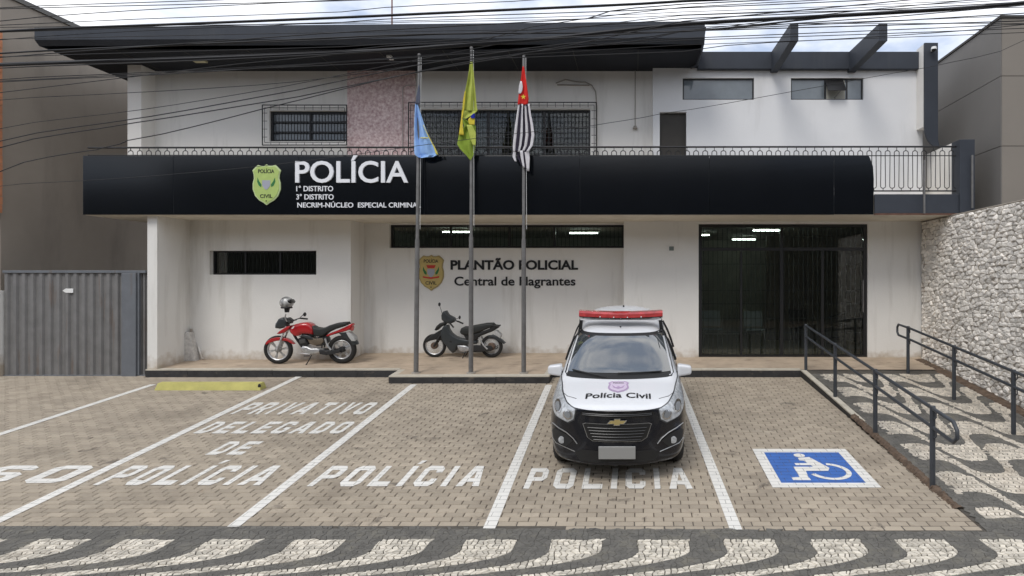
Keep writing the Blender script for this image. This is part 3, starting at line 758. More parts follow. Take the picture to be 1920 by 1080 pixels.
b.build('blind', mat('grey_curtain', (.20, .22, .25), .8, var=.1, vscale=6), w2)
b = MB()
for i in range(46):
    x = hw2[0]+.04+i*(hw2[1]-hw2[0]-.06)/46; b.box(x-.006, x+.006, YU+.035, YU+.047, hw2[2]+.02, hw2[3]-.02)
for i in range(9):
    z = hw2[2]+.1+i*.12; b.box(hw2[0]+.02, hw2[1]-.02, YU+.049, YU+.059, z, z+.012)
b.build('security_bars', mat('grille_grey', (.05, .05, .052), .6), w2)
cage(766, 1118, 192, 300, 9, YU, B).build('window_cage', M['iron'], w2)
# right windows
w3 = window(B, hr1, YR+.05, .03, [], gm='glass_grey', glassY=.02); w4 = window(B, hr2, YR+.05, .03, [wx(1547, YR+.05), wx(1588, YR+.05)], gm='glass_grey', glassY=.02)
for ch in list(w4.children):
    pass
b = MB(); xa, xb = wx(1548, YR), wx(1582, YR); zt_ = wz(149, YR); 
b.add([(xa, YR+.04, zt_), (xb, YR+.04, zt_), (xb, YR-.20, zt_-.30), (xa, YR-.20, zt_-.30), (xa, YR+.065, zt_+.0), (xb, YR+.065, zt_), (xb, YR-.175, zt_-.30), (xa, YR-.175, zt_-.30)],
      [(0, 1, 2, 3), (7, 6, 5, 4), (0, 3, 7, 4), (1, 5, 6, 2), (2, 6, 7, 3)])
b.build('open_sash', M['frame'], w4)
MB().box(wx(1551, YR), wx(1586, YR), YR+.062, YR+.068, hr2[2]+.035, hr2[3]-.035).build('dark_opening', M['dark'], w4)
MB().quadbar((wx(1566, YR), YR+.05, hr2[2]+.05), (wx(1574, YR), YR-.16, zt_-.26), .015).build('window_stay', M['steel'], w4)
# door opening upstairs
MB().box(hdr[0]+.002, hdr[1]-.002, YR+.10, YR+.14, 3.53, hdr[3]-.002).build('upper_door', mat('dark_brown_door', (.035, .03, .024), .6, var=.15, vscale=5), B)
# ---- soffit lamps, cameras
def spot(name, x, y, Z_, label, m):
    Y = (Z_-CH)*F/(PY-y); X = wx(x, Y)
    t = thing(name, label, 'lamp', (X, Y, Z_)); return t, X, Y
t, X, Y = spot('soffit_light', 373, 111, 6.49, 'square yellowish lamp under the left end of the roof', 0)
MB().bbox(X-.13, X+.13, Y-.10, Y+.10, 6.44, 6.489, .01).build('housing', mat('yellowed_cover', (.50, .46, .28), .5), t)
MB().bbox(X-.15, X+.15, Y-.12, Y+.12, 6.475, 6.495, .004).build('rim', M['iron'], t)
t = thing('floodlight', 'twin head floodlight under the roof right of the flagpoles', 'lamp', W(1077, 104, 13.3))
for x in (1071, 1083):
    c = W(x, 103, 13.3); MB().lathe(c, [(0, .05), (.035, .04), (.045, -.03), (.0, -.035)], 'Y', 14).build('lamp_head', M['white'], t, smooth=True)
    MB().tube([c, (c.x, c.y+.05, 6.48)], .008, 6).build('bracket', M['black'], t)
t = thing('security_camera', 'small white camera under the dark roof above the left flagpole', 'camera', W(732, 108, 13.2))
c = W(732, 108, 13.2); MB().bbox(c.x-.05, c.x+.05, c.y-.1, c.y+.08, c.z-.03, c.z+.03, .012).build('camera_body', M['white'], t); MB().tube([c, (c.x, c.y, 6.49)], .012, 6).build('bracket', M['white'], t)
c = W(1751, 92, 13.40); t = thing('security_camera', 'white dome camera high on the slate fin at the right end', 'camera', c)
MB().lathe(c, [(0, .05), (.05, .045), (.06, 0), (.06, -.01)], 'Z', 16).build('camera_body', M['white'], t, smooth=True)
MB().ell(Vector(c)+Vector((0, 0, -.012)), .042, .042, .042, 12, 8).build('dome', M['black'], t, smooth=True)
MB().box(c.x-.02, c.x+.02, c.y, Yf+.0, c.z-.015, c.z+.015).build('bracket', M['white'], t)
c = W(1259, 466, YD); t = tag(MB().bbox(c.x-.05, c.x+.05, YD-.025, YD-.001, c.z-.045, c.z+.045, .006).build('switch_box', mat('grey_plastic', (.16, .19, .18), .5), loc=c), 'small grey square switch plate on the wall left of the glass doors', 'switch box')
c = W(735, 42, 15.5); t = thing('antenna', 'thin rusty antenna pole rising from the roof', 'antenna', c)
MB().tube([(c.x, c.y, 6.9), (c.x, c.y, 9.4)], [.022, .016], 8).build('pole', mat('rusty_steel', (.22, .09, .05), .7), t)
# ================================================================== glass entrance
E = thing('glass_entrance', 'wide black framed glass entrance doors with bars at the right', 'door', (wx(1468, YD), YD, .1))
Yg = YD+.04; fr = MB(); zf = terz(YD)+.0; zt_ = hd[3]-.003
def vx(x): return wx(x, Yg)
fr.box(hd[0]+.002, vx(1316), Yg, Yg+.09, zf, zt_); fr.box(vx(1619), hd[1]-.002, Yg, Yg+.09, zf, zt_); fr.box(vx(1316), vx(1619), Yg, Yg+.09, wz(426, Yg), zt_); fr.box(vx(1316), vx(1619), Yg, Yg+.09, zf, zf+.05)
fr.build('frame', M['frame'], E)
b = MB(); b.box(vx(1463), vx(1469), Yg+.01, Yg+.07, zf+.05, wz(427, Yg)); b.box(vx(1316), vx(1463), Yg+.012, Yg+.068, wz(470, Yg), wz(464, Yg)); b.box(vx(1469), vx(1619), Yg+.012, Yg+.068, wz(470, Yg), wz(464, Yg))
b.build('transom', M['frame'], E)
pan = [(1316, 1463, 427, 464), (1469, 1619, 427, 464), (1316, 1388, 470, 663), (1392, 1463, 470, 663), (1469, 1540, 470, 663), (1545, 1619, 470, 663)]
for x0, x1, y0, y1 in pan: MB().box(vx(x0)+.001, vx(x1)-.001, Yg+.03, Yg+.036, wz(y1, Yg), wz(y0, Yg)-.001).build('pane', M['glass'], E)
for x0, x1 in ((1388, 1392), (1540, 1545)): MB().box(vx(x0), vx(x1), Yg+.01, Yg+.07, zf+.05, wz(471, Yg)).build('door_stile', M['frame'], E)
b = MB()
for y in (495, 545, 570, 597, 624): b.box(vx(1316), vx(1619), Yg+.082, Yg+.092, wz(y, Yg)-.007, wz(y, Yg)+.007)
for i in range(34):
    x = vx(1320)+i*(vx(1616)-vx(1320))/33; b.box(x-.006, x+.006, Yg+.094, Yg+.106, zf+.02, wz(428, Yg))
b.build('security_grille', mat('entrance_bars', (.10, .10, .10), .55), E)
MB().tube([(vx(1617), Yg-.05, wz(585, Yg)), (vx(1617), Yg-.05, wz(525, Yg))], .014, 8).build('handle', M['steel'], E, smooth=True)
# interiors
def room(name, x0, x1, y0, y1, z0, z1, m, fm=None, rm=None):
    b = MB()
    b.face([(x0, y1, z0), (x1, y1, z0), (x1, y1, z1), (x0, y1, z1)], 0); b.face([(x0, y0, z0), (x0, y1, z0), (x0, y1, z1), (x0, y0, z1)], 0)
    b.face([(x1, y0, z0), (x1, y1, z0), (x1, y1, z1), (x1, y0, z1)], 2); b.face([(x0, y0, z0), (x1, y0, z0), (x1, y1, z0), (x0, y1, z0)], 1); b.face([(x0, y0, z1), (x1, y0, z1), (x1, y1, z1), (x0, y1, z1)], 0)
    return b.build(name, [m, fm or m, rm or m], B, recalc=False)
room('entrance_hall', XC+.22, 6.1, YD+.245, 20, terz(YD)+.005, 3.10, M['dark'], mat('hall_floor', (.34, .29, .22), .35, var=.15, vscale=2), M['wood'])
room('office_interior', XS+.02, XC-.02, YC+.205, 19, .2, 3.10, M['dark'], M['dark'], M['dark'])
room('office_interior', XF+.22, XS-.22, YL+.205, 17, .2, 3.10, M['dark'])
room('upper_interior', XP1, XM-.02, YU+.205, 18, 3.53, 6.48, M['dark'])
room('upper_interior', -10.7, XP0-.02, YU+.205, 18, 3.53, 6.48, M['dark'])
MB().box(3.75, 6.0, 17.9, 18.0, .12, 3.08).build('wooden_partition', M['wood'], B)
for x, y, n_, ww in ((1320, 441, 'far left of the entrance hall', .14), (1395, 449, 'middle of the entrance hall', .34), (1440, 432, 'front of the entrance hall', .36), (857, 435, 'left half of the long high window', .36), (1095, 437, 'right half of the long high window', .36)):
    Y = (3.02-CH)*F/(PY-y); X = wx(x, Y)
    t = thing('ceiling_light', 'lit ceiling tube lamp, '+n_, 'lamp', (X, Y, 3.05))
    MB().tube([(X-ww, Y, 3.02), (X+ww, Y, 3.02)], .013, 8).build('tube', M['lamp'], t)
    MB().box(X-ww-.03, X+ww+.03, Y-.05, Y+.05, 3.05, 3.09).build('housing', M['conc'], t)
# waiting chairs inside
def chair(x, Y, m, lab, rz_=0):
    z0 = terz(YD)+.01; t = thing('waiting_chair', lab, 'chair', (x, Y, z0), 'waiting chairs inside the entrance hall'); 
    X = x
    MB().bbox(X-.24, X+.24, Y-.22, Y+.22, z0+.42, z0+.46, .015).build('seat', m, t)
    b = MB(); b.add([(X-.24, Y+.20, z0+.5), (X+.24, Y+.20, z0+.5), (X+.24, Y+.28, z0+.9), (X-.24, Y+.28, z0+.9), (X-.24, Y+.22, z0+.5), (X+.24, Y+.22, z0+.5), (X+.24, Y+.30, z0+.9), (X-.24, Y+.30, z0+.9)], [(0, 1, 2, 3), (7, 6, 5, 4), (0, 3, 7, 4), (1, 5, 6, 2), (3, 2, 6, 7), (0, 4, 5, 1)]); b.build('backrest', m, t)
    for sx_ in (-.21, .21):
        for sy_ in (-.19, .19): MB().tube([(X+sx_, Y+sy_, z0), (X+sx_, Y+sy_, z0+.43)], .012, 6).build('leg', M['chrome'], t)
cm = mat('pale_grey_chair', (.30, .33, .34), .4)
chair(wx(1335, 16.4), 16.4, cm, 'pale waiting chair behind the leftmost glass door')
chair(wx(1415, 16.2), 16.2, cm, 'pale waiting chair behind the second glass door from the left')
chair(wx(1500, 17.0), 17.0, M['black'], 'dark waiting chair behind the middle glass doors')
bx = thing('metal_rack', 'low black tubular rack inside the right glass door', 'rack', (wx(1565, 14.9), 14.9, .12)); b = MB(); Yk = 14.9
for p, q in (((1549, 596), (1549, 655)), ((1584, 587), (1584, 655)), ((1549, 596), (1584, 587)), ((1549, 615), (1584, 608)), ((1549, 635), (1584, 630))): b.tube([W(*p, Yk), W(*q, Yk)], .016, 6)
b.build('tube_frame', M['black'], bx)
# ================================================================== SIGNS
def text_mb(s, bold=0, tilt=0):
    cu = bpy.data.curves.new('t', 'FONT'); cu.body = s; cu.size = 1; cu.offset = bold; cu.resolution_u = 4
    o = bpy.data.objects.new('t', cu); COL.objects.link(o); dg = bpy.context.evaluated_depsgraph_get(); dg.update()
    me = bpy.data.meshes.new_from_object(o.evaluated_get(dg)); bpy.data.objects.remove(o)
    vs = [(v.co.x, v.co.y) for v in me.vertices]; fs = [tuple(p.vertices) for p in me.polygons]; bpy.data.meshes.remove(me); bpy.data.curves.remove(cu)
    return vs, fs
def islands(vs, fs):
    par = list(range(len(vs)))
    def fd(a):
        while par[a] != a: par[a] = par[par[a]]; a = par[a]
        return a
    # merge coincident verts
    key = {}
    for i, v in enumerate(vs):
        k = (round(v[0], 5), round(v[1], 5))
        if k in key: par[fd(i)] = fd(key[k])
        else: key[k] = i
    for f in fs:
        for a in f[1:]: par[fd(a)] = fd(f[0])
    gr = {}
    for f in fs: gr.setdefault(fd(f[0]), []).append(f)
    L_ = [[min(vs[i][0] for f in g_ for i in f), max(vs[i][0] for f in g_ for i in f), g_] for g_ in gr.values()]
    L_.sort(key=lambda t: t[0]); outl = []
    for a in L_:
        if outl and a[0] < outl[-1][1]-.25*min(a[1]-a[0], outl[-1][1]-outl[-1][0]) : outl[-1][1] = max(outl[-1][1], a[1]); outl[-1][2] = outl[-1][2]+a[2]
        else: outl.append(a)
    return [g_[2] for g_ in outl]
def place_text(parent, s, x0, x1, ztop_cap, zbase, Y, depth, m, bold=0, cap=.69, per_letter=True, name='letter'):
    vs, fs = text_mb(s, bold); mnx = min(v[0] for v in vs); mxx = max(v[0] for v in vs)
    sx_ = (x1-x0)/(mxx-mnx); sz_ = (ztop_cap-zbase)/cap
    gs = islands(vs, fs) if per_letter else [fs]
    for g_ in gs:
        b = MB(); idx = sorted(set(i for f in g_ for i in f)); mpx = {i: k for k, i in enumerate(idx)}; n = len(idx)
        P = [(x0+(vs[i][0]-mnx)*sx_, zbase+vs[i][1]*sz_) for i in idx]
        V = [(p[0], Y, p[1]) for p in P]+[(p[0], Y+depth, p[1]) for p in P]
        FF = [tuple(mpx[i] for i in f)[::-1] for f in g_]; ed = {}
        for f in FF:
            for k in range(len(f)): ed[(f[k], f[(k+1) % len(f)])] = 1
        pos = {}
        # boundary edges by position
        kk = lambda i: (round(P[i][0], 6), round(P[i][1], 6))
        es = set((kk(a_), kk(b_)) for a_, b_ in ed)
        sides = [(a_, b_, b_+n, a_+n) for a_, b_ in ed if (kk(b_), kk(a_)) not in es]
        b.add(V, FF+sides); b.build(name, m, parent)
Ys = YB-.004
SG = thing('police_sign', 'white raised lettering POLÍCIA with district lines on the black fascia', 'sign', W(665, 345, Ys))
place_text(SG, 'POLÍCIA', wx(555, Ys), wx(766, Ys), wz(303, Ys), wz(342, Ys), Ys-.035, .037, M['letter_white'], .014)
for s, x0, x1, y0, y1 in (('1° DISTRITO', 556, 625, 349, 358.5), ('3° DISTRITO', 556, 626, 364.5, 374), ('NECRIM-NÚCLEO  ESPECIAL CRIMINAL', 558, 789, 380, 389)):
    place_text(SG, s, wx(x0, Ys), wx(x1, Ys), wz(y0, Ys), wz(y1, Ys), Ys-.012, .014, M['letter_white'], .012)
Yw = YC-.003
PS = thing('wall_lettering', 'black raised lettering PLANTÃO POLICIAL over Central de Flagrantes on white wall', 'sign', W(965, 510, Yw))
place_text(PS, 'PLANTÃO POLICIAL', wx(845, Yw), wx(1084, Yw), wz(488.5, Yw), wz(505, Yw), Yw-.014, .014, M['letter_black'], .032)
place_text(PS, 'Central de Flagrantes', wx(852, Yw), wx(1079, Yw), wz(519, Yw), wz(535, Yw), Yw-.012, .012, M['letter_black'], .016)
# shields
def shield_pts(sc=1):
    half = [(0, 1.0), (.16, .93), (.36, .93), (.56, .97), (.70, .88), (.92, .70), (.84, .50), (.82, .30), (.90, .05), (.90, -.25), (.74, -.58), (.48, -.80), (.20, -.92), (0, -1.04)]
    return [(x*sc, y*sc) for x, y in half]+[(-x*sc, y*sc) for x, y in half[-2:0:-1]]
def shield(t, cx, cz, hw, hh, Y, face, rim, arms_red=True):
    o = shield_pts()
    MB().pill([(cx+x*hw, cz+y*hh) for x, y in o], .012, .004, Y-.012).build('backplate', rim, t)
    MB().pill([(cx+x*hw*.91, cz+y*hh*.93) for x, y in o], .004, .001, Y-.0285).build('face', face, t)
    d = Y-.0335; gm = mat('emblem_green', (.02, .16, .04), .6); rm = mat('emblem_red', (.50, .03, .02), .6); sm = mat('emblem_silver', (.35, .36, .42), .5)
    for s in (-1, 1):
        b = MB(); b.pill([(cx+s*hw*a_, cz+hh*c_) for a_, c_ in ((.30, -.02), (.46, .16), (.56, .34), (.58, .12), (.48, -.06), (.34, -.14))], .003, .001, d); b.build('laurel_leaf', gm, t)
    b = MB(); b.pill([(cx+hw*a_, cz+hh*c_) for a_, c_ in ((-.26, .2), (.26, .2), (.26, -.06), (.12, -.22), (0, -.28), (-.12, -.22), (-.26, -.06))], .003, .001, d); b.build('escutcheon', sm, t)
    if arms_red:
        b = MB(); b.pill([(cx+hw*a_, cz+hh*c_) for a_, c_ in ((-.34, .42), (.34, .42), (.24, .24), (-.24, .24))], .003, .001, d); b.build('crest', rm, t)
        b = MB(); b.pill([(cx+hw*a_, cz+hh*c_) for a_, c_ in ((-.60, -.20), (-.2, -.26), (.2, -.26), (.60, -.20), (.56, -.30), (0, -.37), (-.56, -.30))], .003, .001, d); b.build('ribbon', rm, t)
    place_text(t, 'POLÍCIA', cx-hw*.52, cx+hw*.52, cz+hh*.74, cz+hh*.56, d-.002, .004, M['letter_black'], .02, name='lettering', per_letter=False)
    place_text(t, 'CIVIL', cx-hw*.40, cx+hw*.40, cz-hh*.50, cz-hh*.68, d-.002, .004, M['letter_black'], .02, name='lettering', per_letter=False)
    b = MB(); b.pill([(cx, cz-hh*.78), (cx+hw*.05, cz-hh*.83), (cx, cz-hh*.88), (cx-hw*.05, cz-hh*.83)], .003, .001, d); b.build('star', M['letter_black'], t)
t = thing('police_badge', 'lime green police shield emblem on the black fascia', 'emblem', W(501, 346, YB))
shield(t, wx(501, YB), wz(346, YB), 29/F*YB, 37.5/F*YB, YB, mat('badge_lime', (.40, .52, .15), .5, var=.06, vscale=9), mat('badge_lime_rim', (.52, .62, .32), .5), False)
t = thing('police_badge', 'gold police shield emblem on the white wall beside the lettering', 'emblem', W(808, 511, YC))
shield(t, wx(809, YC), wz(511, YC), 26/F*YC, 33/F*YC, YC, mat('badge_gold', (.50, .38, .13), .5, var=.08, vscale=9), mat('badge_gold_rim', (.36, .28, .11), .5), True)
# stain / ghost shape low on the left wall and faint band
M['ghost'] = mat('scuffed_repair_patch', (.46, .43, .39), .9, var=.1, vscale=9)
# ================================================================== PAINT ON THE LOT
def paint(name, col, var=.06, wear=.635):
    m = mat(name, col, .7, var=var, vscale=4, bump=.25, bscale=60)
    n = m.node_tree; nd = n.nodes; lk = n.links; b = nd['Principled BSDF']; gpos = nd.new('ShaderNodeNewGeometry')
    mp = nd.new('ShaderNodeMapping'); mp.inputs['Location'].default_value = (13.4, -6.18, 0); lk.new(gpos.outputs['Position'], mp.inputs['Vector'])
    br = nd.new('ShaderNodeTexBrick'); br.inputs['Scale'].default_value = 1; br.inputs['Brick Width'].default_value = .2; br.inputs['Row Height'].default_value = .1
    br.inputs['Mortar Size'].default_value = .0045; br.inputs['Mortar Smooth'].default_value = .3; br.offset = .5
    br.inputs['Color1'].default_value = (0, 0, 0, 1); br.inputs['Color2'].default_value = (0, 0, 0, 1); br.inputs['Mortar'].default_value = (1, 1, 1, 1)
    lk.new(mp.outputs['Vector'], br.inputs['Vector'])
    no = nd.new('ShaderNodeTexNoise'); no.inputs['Scale'].default_value = 22; no.inputs['Detail'].default_value = 9; no.inputs['Roughness'].default_value = .75; lk.new(gpos.outputs['Position'], no.inputs['Vector'])
    mr = nd.new('ShaderNodeMapRange'); mr.inputs['From Min'].default_value = wear; mr.inputs['From Max'].default_value = wear+.05; lk.new(no.outputs['Fac'], mr.inputs['Value'])
    no2 = nd.new('ShaderNodeTexNoise'); no2.inputs['Scale'].default_value = 5; no2.inputs['Detail'].default_value = 3; lk.new(gpos.outputs['Position'], no2.inputs['Vector'])
    mj = nd.new('ShaderNodeMath'); mj.operation = 'MULTIPLY'; lk.new(br.outputs['Fac'], mj.inputs[0]); lk.new(no2.outputs['Fac'], mj.inputs[1])
    ad = nd.new('ShaderNodeMath'); ad.operation = 'ADD'; ad.use_clamp = True; lk.new(mr.outputs['Result'], ad.inputs[0]); lk.new(mj.outputs[0], ad.inputs[1])
    iv = nd.new('ShaderNodeMath'); iv.operation = 'SUBTRACT'; iv.inputs[0].default_value = 1; lk.new(ad.outputs[0], iv.inputs[1])
    lk.new(iv.outputs[0], b.inputs['Alpha']); return m
M['paint'] = paint('worn_white_road_paint', (.72, .70, .65))
M['paint_blue'] = paint('worn_blue_road_paint', (.045, .135, .42), .10, .66)
PZ = .0035
def flatpoly(pts, m, name, label, cat='road marking', group=None, dz=PZ, seg=1, parent=None, z=None):
    b = MB(); b.face([(x, y, lotz(y)+dz) for x, y in pts]); o = b.build(name, m, parent, recalc=False, loc=(pts[0][0], pts[0][1], lotz(pts[0][1])) if parent is None else None)
    if parent is None: tag(o, label, cat, group)
    return o
def L2(x, y): v = lotpt(x, y); return (v.x, v.y)
def line(pa, pb, lab, wd=.125):
    (xa, ya), (xb, yb) = L2(*pa), L2(*pb); flatpoly([(xb-wd/2, yb), (xb+wd/2, yb), (xa+wd/2, ya), (xa-wd/2, ya)], M['paint'], 'parking_line', lab, group='white lines between the parking bays')
line((287, 721), (-60, 834), 'white bay line ending at the yellow wheel stop, farthest left')
line((560, 706.5), (-18, 984), 'long white bay line left of the words PRIVATIVO DELEGADO')
line((776, 721), (437, 988), 'white bay line between the DELEGADO bay and the empty POLÍCIA bay')
line((1029, 722), (917, 991.5), 'white bay line between the empty bay and the police car')
line((1268, 707), (1381, 995.5), 'white bay line between the police car and the blue wheelchair sign')
t_ = .27
GL = {
'P': [[(0, 0), (t_, 0), (t_, .36), (.8, .36), (1, .50), (1, .86), (.8, 1), (0, 1)], [(t_, .54), (t_, .83), (.68, .83), (.75, .77), (.75, .60), (.68, .54)]],
'O': [[(.2, 0), (.8, 0), (1, .15), (1, .85), (.8, 1), (.2, 1), (0, .85), (0, .15)], [(.34, .18), (.26, .25), (.26, .75), (.34, .82), (.66, .82), (.74, .75), (.74, .25), (.66, .18)]],
'L': [[(0, 0), (1, 0), (1, .19), (t_, .19), (t_, 1), (0, 1)]],
'I': [[(0, 0), (1, 0), (1, 1), (0, 1)]],
'C': [[(.2, 0), (.8, 0), (1, .15), (1, .36), (.75, .36), (.75, .25), (.67, .18), (.33, .18), (.26, .25), (.26, .75), (.33, .82), (.67, .82), (.75, .75), (.75, .66), (1, .66), (1, .85), (.8, 1), (.2, 1), (0, .85), (0, .15)]],
'A': [[(0, 0), (.27, 0), (.33, .2), (.67, .2), (.73, 0), (1, 0), (.68, 1), (.32, 1)], [(.39, .38), (.61, .38), (.5, .76)]],
'R': [[(0, 0), (t_, 0), (t_, .36), (.46, .36), (.72, 0), (1, 0), (.76, .38), (1, .52), (1, .86), (.8, 1), (0, 1)], [(t_, .54), (t_, .83), (.68, .83), (.75, .77), (.75, .60), (.68, .54)]],
'V': [[(0, 1), (.36, 0), (.64, 0), (1, 1), (.73, 1), (.5, .30), (.27, 1)]],
'T': [[(.37, 0), (.63, 0), (.63, .82), (1, .82), (1, 1), (0, 1), (0, .82), (.37, .82)]],
'D': [[(0, 0), (.75, 0), (1, .18), (1, .82), (.75, 1), (0, 1)], [(.26, .18), (.26, .82), (.66, .82), (.74, .74), (.74, .26), (.66, .18)]],
'E': [[(0, 0), (1, 0), (1, .18), (t_, .18), (t_, .41), (.82, .41), (.82, .59), (t_, .59), (t_, .82), (1, .82), (1, 1), (0, 1)]],
'G': [[(.2, 0), (.8, 0), (1, .15), (1, .52), (.55, .52), (.55, .36), (.75, .36), (.75, .25), (.67, .18), (.33, .18), (.26, .25), (.26, .75), (.33, .82), (.67, .82), (.75, .75), (.75, .68), (1, .68), (1, .85), (.8, 1), (.2, 1), (0, .85), (0, .15)]],
'S': [[(.2, 0), (.8, 0), (1, .14), (1, .46), (.82, .59), (.33, .59), (.26, .64), (.26, .77), (.33, .82), (.67, .82), (.75, .77), (.75, .72), (1, .72), (1, .86), (.8, 1), (.2, 1), (0, .86), (0, .54), (.18, .41), (.67, .41), (.75, .36), (.75, .23), (.67, .18), (.33, .18), (.26, .23), (.26, .28), (0, .28), (0, .14)]],
}
for _k in GL:
    if _k != 'I': GL[_k] = [[({.26: .30, .74: .70, .27: .30, .73: .70, .75: .70}.get(px, px), {.18: .225, .82: .775, .19: .225, .83: .79}.get(py, py)) for px, py in c] for c in GL[_k]]
def fill2d(contours):
    cu = bpy.data.curves.new('c', 'CURVE'); cu.dimensions = '2D'; cu.fill_mode = 'BOTH'
    for c in contours:
        s = cu.splines.new('POLY'); s.points.add(len(c)-1); s.use_cyclic_u = True
        for p, q in zip(s.points, c): p.co = (q[0], q[1], 0, 1)
    o = bpy.data.objects.new('c', cu); COL.objects.link(o); dg = bpy.context.evaluated_depsgraph_get(); dg.update()
    me = bpy.data.meshes.new_from_object(o.evaluated_get(dg)); bpy.data.objects.remove(o)
    vs = [(v.co.x, v.co.y) for v in me.vertices]; fs = [tuple(p.vertices) for p in me.polygons]; bpy.data.meshes.remove(me); bpy.data.curves.remove(cu); return vs, fs
def word(s, xl, xr, ytop, ybot, label, accent=None, gap=.42, narrow=.30, r=None):
    a = lotpt(xl, ybot); c = lotpt(xr, ybot); y0 = a.y; y1 = lotpt(xl, ytop).y
    t = thing('painted_word', label, 'road marking', (a.x, y0, lotz(y0)), 'white words painted on the bays')
    ws = [narrow if ch == 'I' else 1.15 if ch in 'A' else 1 for ch in s]; unit = (c.x-a.x)/(sum(ws)+gap*(len(s)-1)); x = a.x
    for i, ch in enumerate(s):
        cs = [[(x+px*ws[i]*unit+random.uniform(-.004, .004), y0+py*(y1-y0)+random.uniform(-.005, .005)) for px, py in k] for k in GL[ch]]
        if accent == i: h = y1-y0; ac = [(x+.02, y1+.10*h), (x+narrow*unit*.9, y1+.10*h), (x+narrow*unit*1.5, y1+.30*h), (x+narrow*unit*.6, y1+.30*h)]
        vs, fs = fill2d(cs); b = MB(); b.add([(p[0], p[1], lotz(p[1])+PZ) for p in vs], fs)
        if accent == i: b.face([(p[0], p[1], lotz(p[1])+PZ) for p in ac])
        b.build('letter', M['paint'], t, recalc=False); x += (ws[i]+gap)*unit
    return t
word('PRIVATIVO', 430, 680, 755, 777, 'top painted word PRIVATIVO in the second bay from the left')
word('DELEGADO', 360, 638, 791, 813, 'painted word DELEGADO below PRIVATIVO')
word('DE', 384, 452, 828, 853, 'small painted word DE above POLÍCIA', gap=.35)
word('POLICIA', 173, 487, 873, 910, 'painted word POLÍCIA below DE in the second bay', 3)
word('POLICIA', 575, 898, 874, 912, 'painted word POLÍCIA alone in the empty middle bay', 3)
word('POLICIA', 980, 1300, 878, 917, 'painted word POLÍCIA under the front of the police car', 3)
word('SO', -76, 112, 873, 906, 'painted letters SO cut off at the far left edge of the frame')
# wheelchair sign
c0 = lotpt(1450, 914.5); c1 = lotpt(1651, 914.5); c2 = lotpt(1586, 842); c3 = lotpt(1409, 842)
xa, ya = (c0.x+c3.x)/2, c0.y; Wd = (c1.x-c0.x+c2.x-c3.x)/2; Hd = c3.y-c0.y
wc_ = thing('accessible_bay_sign', 'blue square with white wheelchair figure painted in the rightmost bay', 'road marking', (xa, ya, lotz(ya)))
def U(u, v): return (xa+u*Wd, ya+v*Hd)
def pp(contours, m, name, dz):
    vs, fs = fill2d([[U(*p) for p in c] for c in contours]); b = MB(); b.add([(p[0], p[1], lotz(p[1])+dz) for p in vs], fs); b.build(name, m, wc_, recalc=False)
bd = .105
pp([[(0, 0), (1, 0), (1, 1), (0, 1)], [(bd, bd), (1-bd, bd), (1-bd, 1-bd), (bd, 1-bd)]], M['paint'], 'border', PZ)
pp([[(bd+.001, bd+.001), (1-bd-.001, bd+.001), (1-bd-.001, 1-bd-.001), (bd+.001, 1-bd-.001)]], M['paint_blue'], 'blue_field', PZ)
def arc(cx, cy, r, a0, a1, n=22): return [(cx+r*math.cos(R(a0+(a1-a0)*i/n)), cy+r*math.sin(R(a0+(a1-a0)*i/n))) for i in range(n+1)]
# seated figure facing left, wheel at the right
pp([arc(.635, .375, .21, -160, 82)+arc(.635, .375, .16, 82, -160)], M['paint'], 'wheel_ring', PZ+.0035)
pp([arc(.455, .80, .058, 0, 360, 16)[:-1]], M['paint'], 'head', PZ+.0035)
pp([[(.42, .725), (.545, .755), (.60, .62), (.665, .46), (.63, .385), (.41, .385), (.395, .24), (.40, .16), (.23, .16), (.23, .225), (.31, .235), (.315, .49), (.51, .49), (.50, .53), (.35, .53), (.35, .585), (.48, .585), (.46, .655), (.42, .66)]], M['paint'], 'seated_figure', PZ+.0035)

# ---- yellow wheel stop
a = lotpt(289, 732); c = lotpt(488, 732); y0, y1 = a.y, a.y+.20; z0 = lotz(y0)
M['yellow'] = mat('faded_yellow_paint', (.48, .44, .14), .8, var=.12, vscale=5, bump=.4, bscale=30, stain=((.30, .26, .17), (3, 5, 5), .55, .75, .6))
b = MB(); s = .05
b.add([(a.x, y0, z0), (c.x, y0, z0), (c.x, y1, lotz(y1)), (a.x, y1, lotz(y1)), (a.x+.03, y0+s, z0+.125), (c.x-.03, y0+s, z0+.125), (c.x-.03, y1-.03, z0+.135), (a.x+.03, y1-.03, z0+.135)],
      [(0, 1, 5, 4), (1, 2, 6, 5), (2, 3, 7, 6), (3, 0, 4, 7), (4, 5, 6, 7)])
stp = tag(b.build('wheel_stop', M['yellow'], loc=(a.x, y0, z0)), 'long faded yellow concrete wheel stop before the left kerb', 'wheel stop')
org[stp] = Vector((a.x, y0, z0))
MB().ell((c.x-.035, y0+.03, z0+.075), .03, .012, .045, 10, 6).build('reflector_hole', M['black'], stp)
